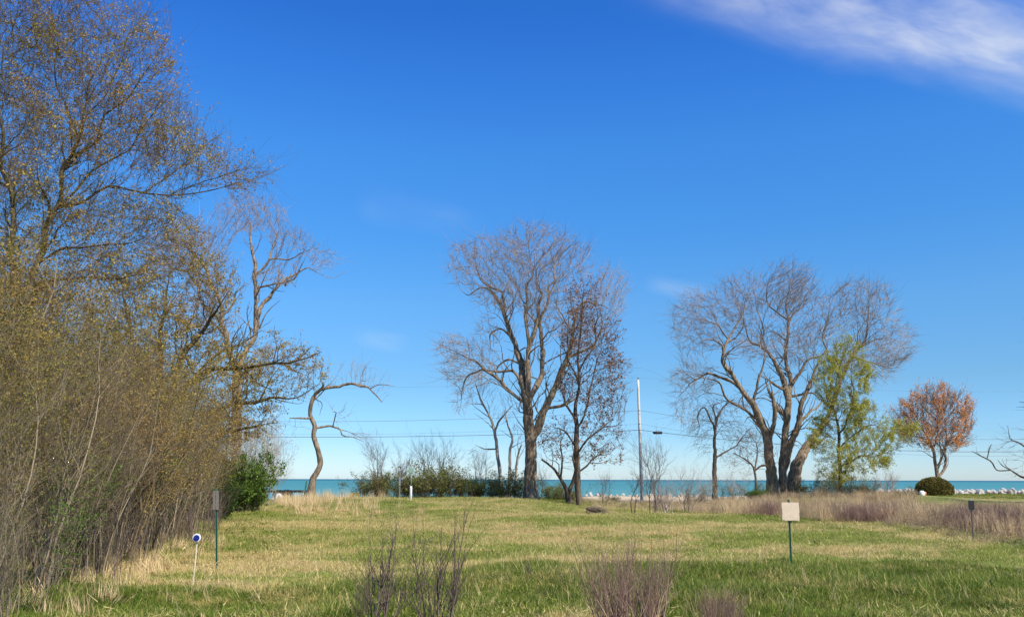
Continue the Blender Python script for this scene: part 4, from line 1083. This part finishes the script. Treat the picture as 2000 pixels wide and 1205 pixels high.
# ------------------------------------------------------------------ solid things
class MB:
    def __init__(s): s.V = []; s.Fq = []; s.Ft = []; s.n = 0
    def _a(s, V, q=None, t=None):
        V = np.asarray(V, float); s.V.append(V)
        if q is not None: s.Fq.append(np.asarray(q) + s.n)
        if t is not None: s.Ft.append(np.asarray(t) + s.n)
        s.n += len(V)
    def box(s, c, d, ry=0.0, bev=0.12):
        c = np.array(c, float); d = np.array(d, float) / 2; b_ = min(d) * bev
        out = []
        for z, ins in ((-d[2], b_), (-d[2] + b_, 0), (d[2] - b_, 0), (d[2], b_)):
            X, Y_ = d[0] - ins, d[1] - ins
            out += [(-X, -Y_, z), (X, -Y_, z), (X, Y_, z), (-X, Y_, z)]
        V = np.array(out); ca, sa = math.cos(ry), math.sin(ry)
        V = np.stack([V[:, 0] * ca + V[:, 2] * sa, V[:, 1], -V[:, 0] * sa + V[:, 2] * ca], -1)
        q = [[0, 3, 2, 1], [12, 13, 14, 15]]
        for k in range(3):
            for j in range(4): a = k * 4 + j; b2 = k * 4 + (j + 1) % 4; q.append([a, b2, b2 + 4, a + 4])
        s._a(V + c, q); return s
    def tube(s, pts, r, k=10, cap=True):
        pts = np.array(pts, float); r = np.broadcast_to(np.asarray(r, float), (len(pts),)).copy()
        V, q = strands_geo(pts[None], r[None], k); n = len(V)
        V = np.concatenate([V, pts[:1], pts[-1:]]); a = np.arange(k); b2 = n - k + a
        t = np.concatenate([np.stack([np.roll(a, -1), a, np.full(k, n)], -1), np.stack([b2, np.roll(b2, -1), np.full(k, n + 1)], -1)])
        s._a(V, q, t); return s
    def mesh(s, name, mat, smooth=False):
        return mk(name, np.concatenate(s.V), [np.concatenate(s.Fq)] + ([np.concatenate(s.Ft)] if s.Ft else []), M[mat], smooth)

def upost(h, w, mat):            # flanged steel U-post
    m = MB(); m.box((0, 0.006, h / 2 - .1), (w, 0.006, h + .2)); m.box((-w / 2, -0.008, h / 2 - .1), (0.006, 0.026, h + .2)); m.box((w / 2, -0.008, h / 2 - .1), (0.006, 0.026, h + .2))
    return m.mesh('post', mat)

def ragged_board(w, h, t, rag, mat, n=14):
    """board with chipped, uneven edges"""
    e = []
    for i in range(n): e.append((-w / 2 + w * i / n, h / 2 + rng.normal() * rag * .3))
    for i in range(n): e.append((w / 2 + rng.normal() * rag, h / 2 - h * i / n))
    for i in range(n): e.append((w / 2 - w * i / n, -h / 2 + rng.normal() * rag))
    for i in range(n): e.append((-w / 2 + rng.normal() * rag, -h / 2 + h * i / n))
    m = len(e); E = np.array(e)
    fr = np.stack([E[:, 0], np.full(m, -t / 2), E[:, 1]], -1); bk = fr + [0, t, 0]
    V = np.concatenate([fr, bk, [[0, -t / 2 - .001, 0], [0, t / 2 + .001, 0]]]); a = np.arange(m); b2 = np.roll(a, -1)
    q = np.stack([b2, a, a + m, b2 + m], -1)
    tr = np.concatenate([np.stack([a, b2, np.full(m, 2 * m)], -1), np.stack([b2 + m, a + m, np.full(m, 2 * m + 1)], -1)])
    return mk('board', V, [q, tr], M[mat], False)

# blank bleached board on a green post
c = G(1538, 17.6); t = thing('field_sign', 'blank bleached plywood board on a tall green post in the field', 'sign', c); t.rotation_euler = (0, R(0.8), 0)
link('post', upost(1.26, 0.028, 'post_green'), t); link('board', ragged_board(0.335, 0.345, 0.018, 0.006, 'board'), t, (0.025, -0.035, 1.035), 0)
bm_ = MB(); bm_.box((0.01, -0.02, 0.835), (0.05, 0.03, 0.04)); link('bracket', bm_.mesh('bracket', 'black'), t)
for dz in (0.09, -0.09):
    bb = MB(); bb.tube([(0.006, -0.05, 1.035 + dz), (0.006, -0.03, 1.035 + dz)], 0.006, 8); link('bolt', bb.mesh('bolt', 'steel'), t)
# black plate on post, right
c = G(1893, 23.5); t = thing('marker_sign', 'small black plate on a thin post at the right, before the dead stalks', 'sign', c); t.rotation_euler = (0, R(2), 0)
link('post', upost(1.0, 0.022, 'board_dark'), t); link('plate', ragged_board(0.155, 0.235, 0.012, 0.002, 'black'), t, (0.0, -0.03, 0.94))
bb = MB(); bb.box((0, -0.022, 1.07), (0.03, 0.02, 0.05)); link('clip', bb.mesh('clip', 'steel'), t)
# blue disc marker
c = G(388, 13.6); t = thing('disc_marker', 'dark blue disc with white rim on a thin cream stake by the thicket', 'marker', c); t.rotation_euler = (0, R(1.5), 0)
bb = MB(); bb.tube([(0, 0, -.1), (0.004, 0, .35), (0, 0, .69)], 0.011, 6); link('stake', bb.mesh('stake', 'cream'), t)
bb = MB(); bb.tube([(0, -0.014, .69), (0, -0.018, .69), (0, -.034, .69), (0, -.036, .69)], [0.050, 0.062, 0.062, 0.055], 28); link('rim', bb.mesh('rim', 'white', False), t)
bb = MB(); bb.tube([(0, -.034, .687), (0, -.042, .687), (0, -.044, .687)], [0.046, 0.046, 0.040], 28); link('disc', bb.mesh('disc', 'blue', False), t)
# weathered boards on green post
c = G(432, 16.0); t = thing('weathered_sign', 'narrow grey weathered boards on a leaning green post beside the thicket', 'sign', c); t.rotation_euler = (0, R(-4.2), 0)
link('post', upost(1.38, 0.026, 'post_green'), t)
for xx, w_ in ((-0.03, 0.046), (0.024, 0.05)):
    link('plank', ragged_board(w_, 0.33, 0.016, 0.003, 'board_dark'), t, (xx, -0.03, 1.18))
# white post with small sign
c = G(802, 47.2); t = thing('pipe_marker', 'white capped pipe with a small pale green sign on top of the rise', 'marker post', c)
bb = MB(); bb.tube([(0, 0, -.3), (0, 0, .68), (0, 0, .74), (0, 0, .76)], [.068, .066, .06, .02], 16); link('pipe', bb.mesh('pipe', 'white', True), t)
bb = MB(); bb.tube([(0, 0, .74), (-.01, 0, 1.45)], .022, 8); link('rod', bb.mesh('rod', 'post_pale', True), t)
link('plate', ragged_board(0.27, 0.26, 0.012, 0.003, 'post_pale'), t, (-.01, -0.03, 1.57))
c = G(780, 57.5); t = thing('small_sign', 'small pale sign on a brown post among the bushes, left of the white pipe', 'sign', c)
bb = MB(); bb.box((0, 0, .8), (.08, .08, 1.8)); link('post', bb.mesh('post', 'board_dark'), t)
link('plate', ragged_board(0.10, 0.55, 0.012, 0.003, 'steel'), t, (0, -0.06, 1.15))

# brush pile on the mown grass
c = G(1162, 39.5); 
S, Rd = spawn(np.stack([rng.uniform(-.42, .1, 420), rng.uniform(-.25, .25, 420), rng.uniform(0, .32, 420)], -1), np.stack([rng.normal(0.8, .25, 420), rng.normal(0, .3, 420), rng.normal(.25, .2, 420)], -1), rng.uniform(.3, .8, 420), np.full(420, .010), 4, .12, (0, 0, -1.1))
V, Q = strands_geo(S, Rd, 3); o = link('brush_pile', mk('brush_pile', V, [Q], M['twig_thicket']), None, c, label='low heap of cut brown stems lying on the mown grass', category='brush pile')
# small posts
for px, Y_, h_, w_, mt, nm, lb, tl in [(593, 59, 1.25, .10, 'post_green', 'leaning_post', 'dark leaning post left of the crooked tree', 6), (667, 62, .55, .06, 'black', 'short_post', 'short dark post in front of the beach right of the crooked tree', 0),
    (1396, 48, .55, .045, 'black', 'short_post', 'short dark stake in the dead stalks below the drooping tree', 2)]:
    bb = MB(); bb.box((0, 0, h_ / 2 - .1), (w_, w_ * .7, h_ + .2)); bb.box((0, 0, h_ + .012), (w_ * .8, w_ * .5, .02))
    o = link(nm, bb.mesh(nm, mt), None, G(px, Y_), label=lb, category='post'); o.rotation_euler = (0, R(tl), 0)
bb = MB(); bb.box((0, 0, .22), (.62, .3, .44)); c = G(693, 61.5); t = thing('yellow_box', 'pale yellow block beside the dry grass near the beach', 'box', c); link('body', bb.mesh('body', 'yellow'), t)
bb = MB(); bb.box((0, 0, .455), (.66, .33, .04)); link('lid', bb.mesh('lid', 'cream'), t)
# white and orange jug by the dome bush
c = G(1802, 85.5); t = thing('float', 'small white and orange float lying by the dome bush', 'float', c)
bb = MB(); bb.tube([(0, 0, 0), (0, 0, .1), (0, 0, .5), (0, 0, .6)], [.16, .24, .24, .12], 14); link('body', bb.mesh('body', 'white', True), t)
bb = MB(); bb.tube([(.28, 0, .05), (.3, 0, .45), (.3, 0, .5)], [.12, .12, .05], 12); link('end', bb.mesh('end', 'orange', True), t)

# trailer
c = G(552, 58.5); t = thing('utility_trailer', 'low flatbed trailer with a white wheel half hidden by dry grass', 'trailer', c)
bb = MB(); bb.box((0.0, 0, .62), (3.0, 1.6, .07)); bb.box((0, -.78, .68), (3.0, .06, .08)); bb.box((0, .78, .68), (3.0, .06, .08)); link('deck', bb.mesh('deck', 'black'), t)
for sy in (-.93, .93):
    bb = MB(); bb.tube([(0, sy - .09, .33), (0, sy - .08, .33), (0, sy + .08, .33), (0, sy + .09, .33)], [.27, .33, .33, .27], 28); w_ = link('wheel', bb.mesh('tyre', 'rubber', False), t)
    s1 = -1 if sy < 0 else 1
    bb = MB(); bb.tube([(0, sy + s1 * .08, .33), (0, sy + s1 * .105, .33), (0, sy + s1 * .115, .33), (0, sy + s1 * .13, .33)], [.22, .215, .16, .05], 24); link('rim', bb.mesh('rim', 'white', False), w_)
    bb = MB(); fp_ = [(math.cos(a) * .42, sy, .33 + math.sin(a) * .42) for a in np.linspace(.15, math.pi - .15, 12)]
    for i in range(11):
        p, q_ = np.array(fp_[i]), np.array(fp_[i + 1]); mid = (p + q_) / 2; ang = math.atan2(q_[2] - p[2], q_[0] - p[0])
        bb.box(mid, (np.linalg.norm(q_ - p) * 1.04, .24 + .002 * (i % 2), .02), -ang)
    link('fender', bb.mesh('fender', 'black'), t)
bb = MB(); bb.box((.5, -.84, .6), (.08, .03, .05)); link('lamp', bb.mesh('lamp', 'red'), t)
bb = MB(); bb.tube([(-1.45, -.3, .6), (-2.4, 0, .55), (-2.9, 0, .55)], .04, 8).tube([(-1.45, .3, .6), (-2.4, 0, .55)], .04, 8); link('drawbar', bb.mesh('drawbar', 'black'), t)
for sx in (-1.05, -.85):
    bb = MB(); bb.tube([(sx - .45, -.5, .65), (sx + .15, -.5, 1.35)], .025, 8); link('rail', bb.mesh('rail', 'white', True), t)

# utility pole line
PY = 85.0; px0 = 1254
cp = G(px0, PY)
zt = P(1252, 742, PY)[2]; H = zt - cp[2]
z1 = P(1252, 802, PY)[2] - cp[2]; z2 = P(1252, 840, PY)[2] - cp[2]; z3 = P(1252, 828, PY)[2] - cp[2]
xs = [cp[0] - 66, cp[0], cp[0] + 65]
for i, (xp, lb) in enumerate(zip(xs, ['weathered utility pole behind the thicket at the far left', 'pale weathered utility pole right of the red budded tree', 'weathered utility pole beyond the right edge of the photo'])):
    zb = cp[2] if i == 1 else float(terrain(xp, PY)); 
    t = thing('utility_pole', lb, 'utility pole', (xp, PY, zb), 'utility poles along the shore'); hh = cp[2] + H - zb
    zz = np.linspace(-.5, hh, 14); pts = np.stack([(-.1 + .0 * zz) * 0 - zz * 0.008 + 0.004 * rng.normal(size=14), 0 * zz, zz], -1)
    bb = MB(); bb.tube(pts, np.linspace(.175, .115, 14), 12); link('shaft', bb.mesh('shaft', 'pole', True), t)
    tx = -hh * .008
    bb = MB(); bb.tube([(tx + .02, -.02, hh), (tx + .02, -.02, hh + .1), (tx + .02, -.02, hh + .13), (tx + .02, -.02, hh + .26)], [.02, .02, .06, .05], 10); link('insulator', bb.mesh('insulator', 'wire', True), t)
    off = cp[2] - zb
    for zq in (z1, z2, z3):
        zq = zq + off
        bb = MB(); bb.tube([(tx * .8, -.12, zq), (tx * .8, -.3, zq), (tx * .8, -.34, zq)], [.03, .03, .05], 8); link('bracket', bb.mesh('bracket', 'wire', True), t)
    if i == 1:
        bb = MB(); bb.tube([(tx, -.16, hh * .62), (tx * .3, -.19, 2), (0, -.2, .2)], .02, 6); link('conduit', bb.mesh('conduit', 'steel', True), t)
def wire(zh, sl, sr, r, label, nm='overhead_wire'):
    pts = []
    for (xa, xb, sg) in ((xs[0] - 60, xs[0], sl), (xs[0], xs[1], sl), (xs[1], xs[2], sr), (xs[2], xs[2] + 60, sr)):
        for f in np.linspace(0, 1, 25)[:-1]: pts.append((xa + (xb - xa) * f, PY - .32, cp[2] + zh - 4 * sg * f * (1 - f)))
    pts.append((xs[2] + 60, PY - .32, cp[2] + zh)); pts = np.array(pts); o0 = pts[25 + 24].copy()
    V, Q = strands_geo((pts - o0)[None], np.full((1, len(pts)), r), 6)
    return link(nm, mk(nm, V, [Q], M['wire']), None, o0, label=label, category='wire')
wire(z1, 1.15, 2.7, .014, 'upper overhead wire strung along the shore')
wire(z2, .75, 2.0, .024, 'thick lower overhead cable strung along the shore')
wire(z3, 1.1, 3.0, .008, 'thin middle overhead wire strung along the shore')
wire(H + .2, 1.1, 1.3, .006, 'topmost thin overhead wire on top of the pole')
xq = X_of(1288, PY); f = (xq - xs[1]) / (xs[2] - xs[1]); zq = cp[2] + z2 - 4 * 2.0 * f * (1 - f)
bb = MB(); bb.tube([(-.5, 0, .0), (-.42, 0, -.06), (.36, 0, -.06), (.42, 0, 0)], [.04, .13, .13, .04], 12); t = thing('cable_closure', 'black splice case hanging on the lower cable right of the pole', 'cable box', (xq, PY - .32, zq)); link('case', bb.mesh('case', 'black', True), t)
bb = MB(); bb.box((0, 0, .05), (.5, .03, .08)); link('hanger', bb.mesh('hanger', 'wire'), t)

# boulder wall on the lake edge
import bmesh
def rock_mesh(seed):
    bm = bmesh.new(); bmesh.ops.create_icosphere(bm, subdivisions=2, radius=1)
    rr = np.random.default_rng(seed); pl = nrm(rr.normal(size=(11, 3))); dd = rr.uniform(.55, .9, 11)
    for v in bm.verts:
        p = np.array(v.co)
        for n_, d_ in zip(pl, dd):
            s_ = p @ n_
            if s_ > d_: p = p - n_ * (s_ - d_)
        v.co = p * (1 + rr.normal() * .02)
    me = bpy.data.meshes.new('rock'); bm.to_mesh(me); bm.free(); me.materials.append(M['rock']); return me
rocks = [rock_mesh(i) for i in range(9)]
def rockline(name, label, x0, x1, n, yy, zz, s0, s1, jz=.12, jy=.7):
    t = thing(name, label, 'rock wall', ((x0 + x1) / 2, yy, zz))
    for i in range(n):
        x_ = x0 + (x1 - x0) * (i + rng.uniform(-.4, .4)) / n - (x0 + x1) / 2; s_ = rng.uniform(s0, s1)
        o = link('rock', rocks[rng.integers(9)], t, (x_, rng.uniform(-jy, jy), rng.normal() * jz))
        o.rotation_euler = tuple(rng.uniform(0, 6.28, 3)); o.scale = (s_ * rng.uniform(.8, 1.4), s_, s_ * rng.uniform(.6, 1))
xa, xb = X_of(1672, 106), X_of(2180, 106)
rockline('boulder_wall', 'line of pale boulders along the lake edge behind the lawn on the right', xa, xb, 300, 106, P(1850, 963, 106)[2], .24, .46)
xa, xb = X_of(1140, 97), X_of(1370, 97)
rockline('boulder_bank', 'scattered pale rocks on the sandy bank left and right of the utility pole', xa, xb, 26, 97, float(terrain((xa + xb) / 2, 98)) + .05, .12, .34, .05, 2.5)
xa, xb = X_of(630, 100), X_of(720, 100)
rockline('beach_rocks', 'pale rocks at the water line right of the crooked tree', xa, xb, 22, 78, P(675, 979, 78)[2], .14, .32, .05, 1.5)
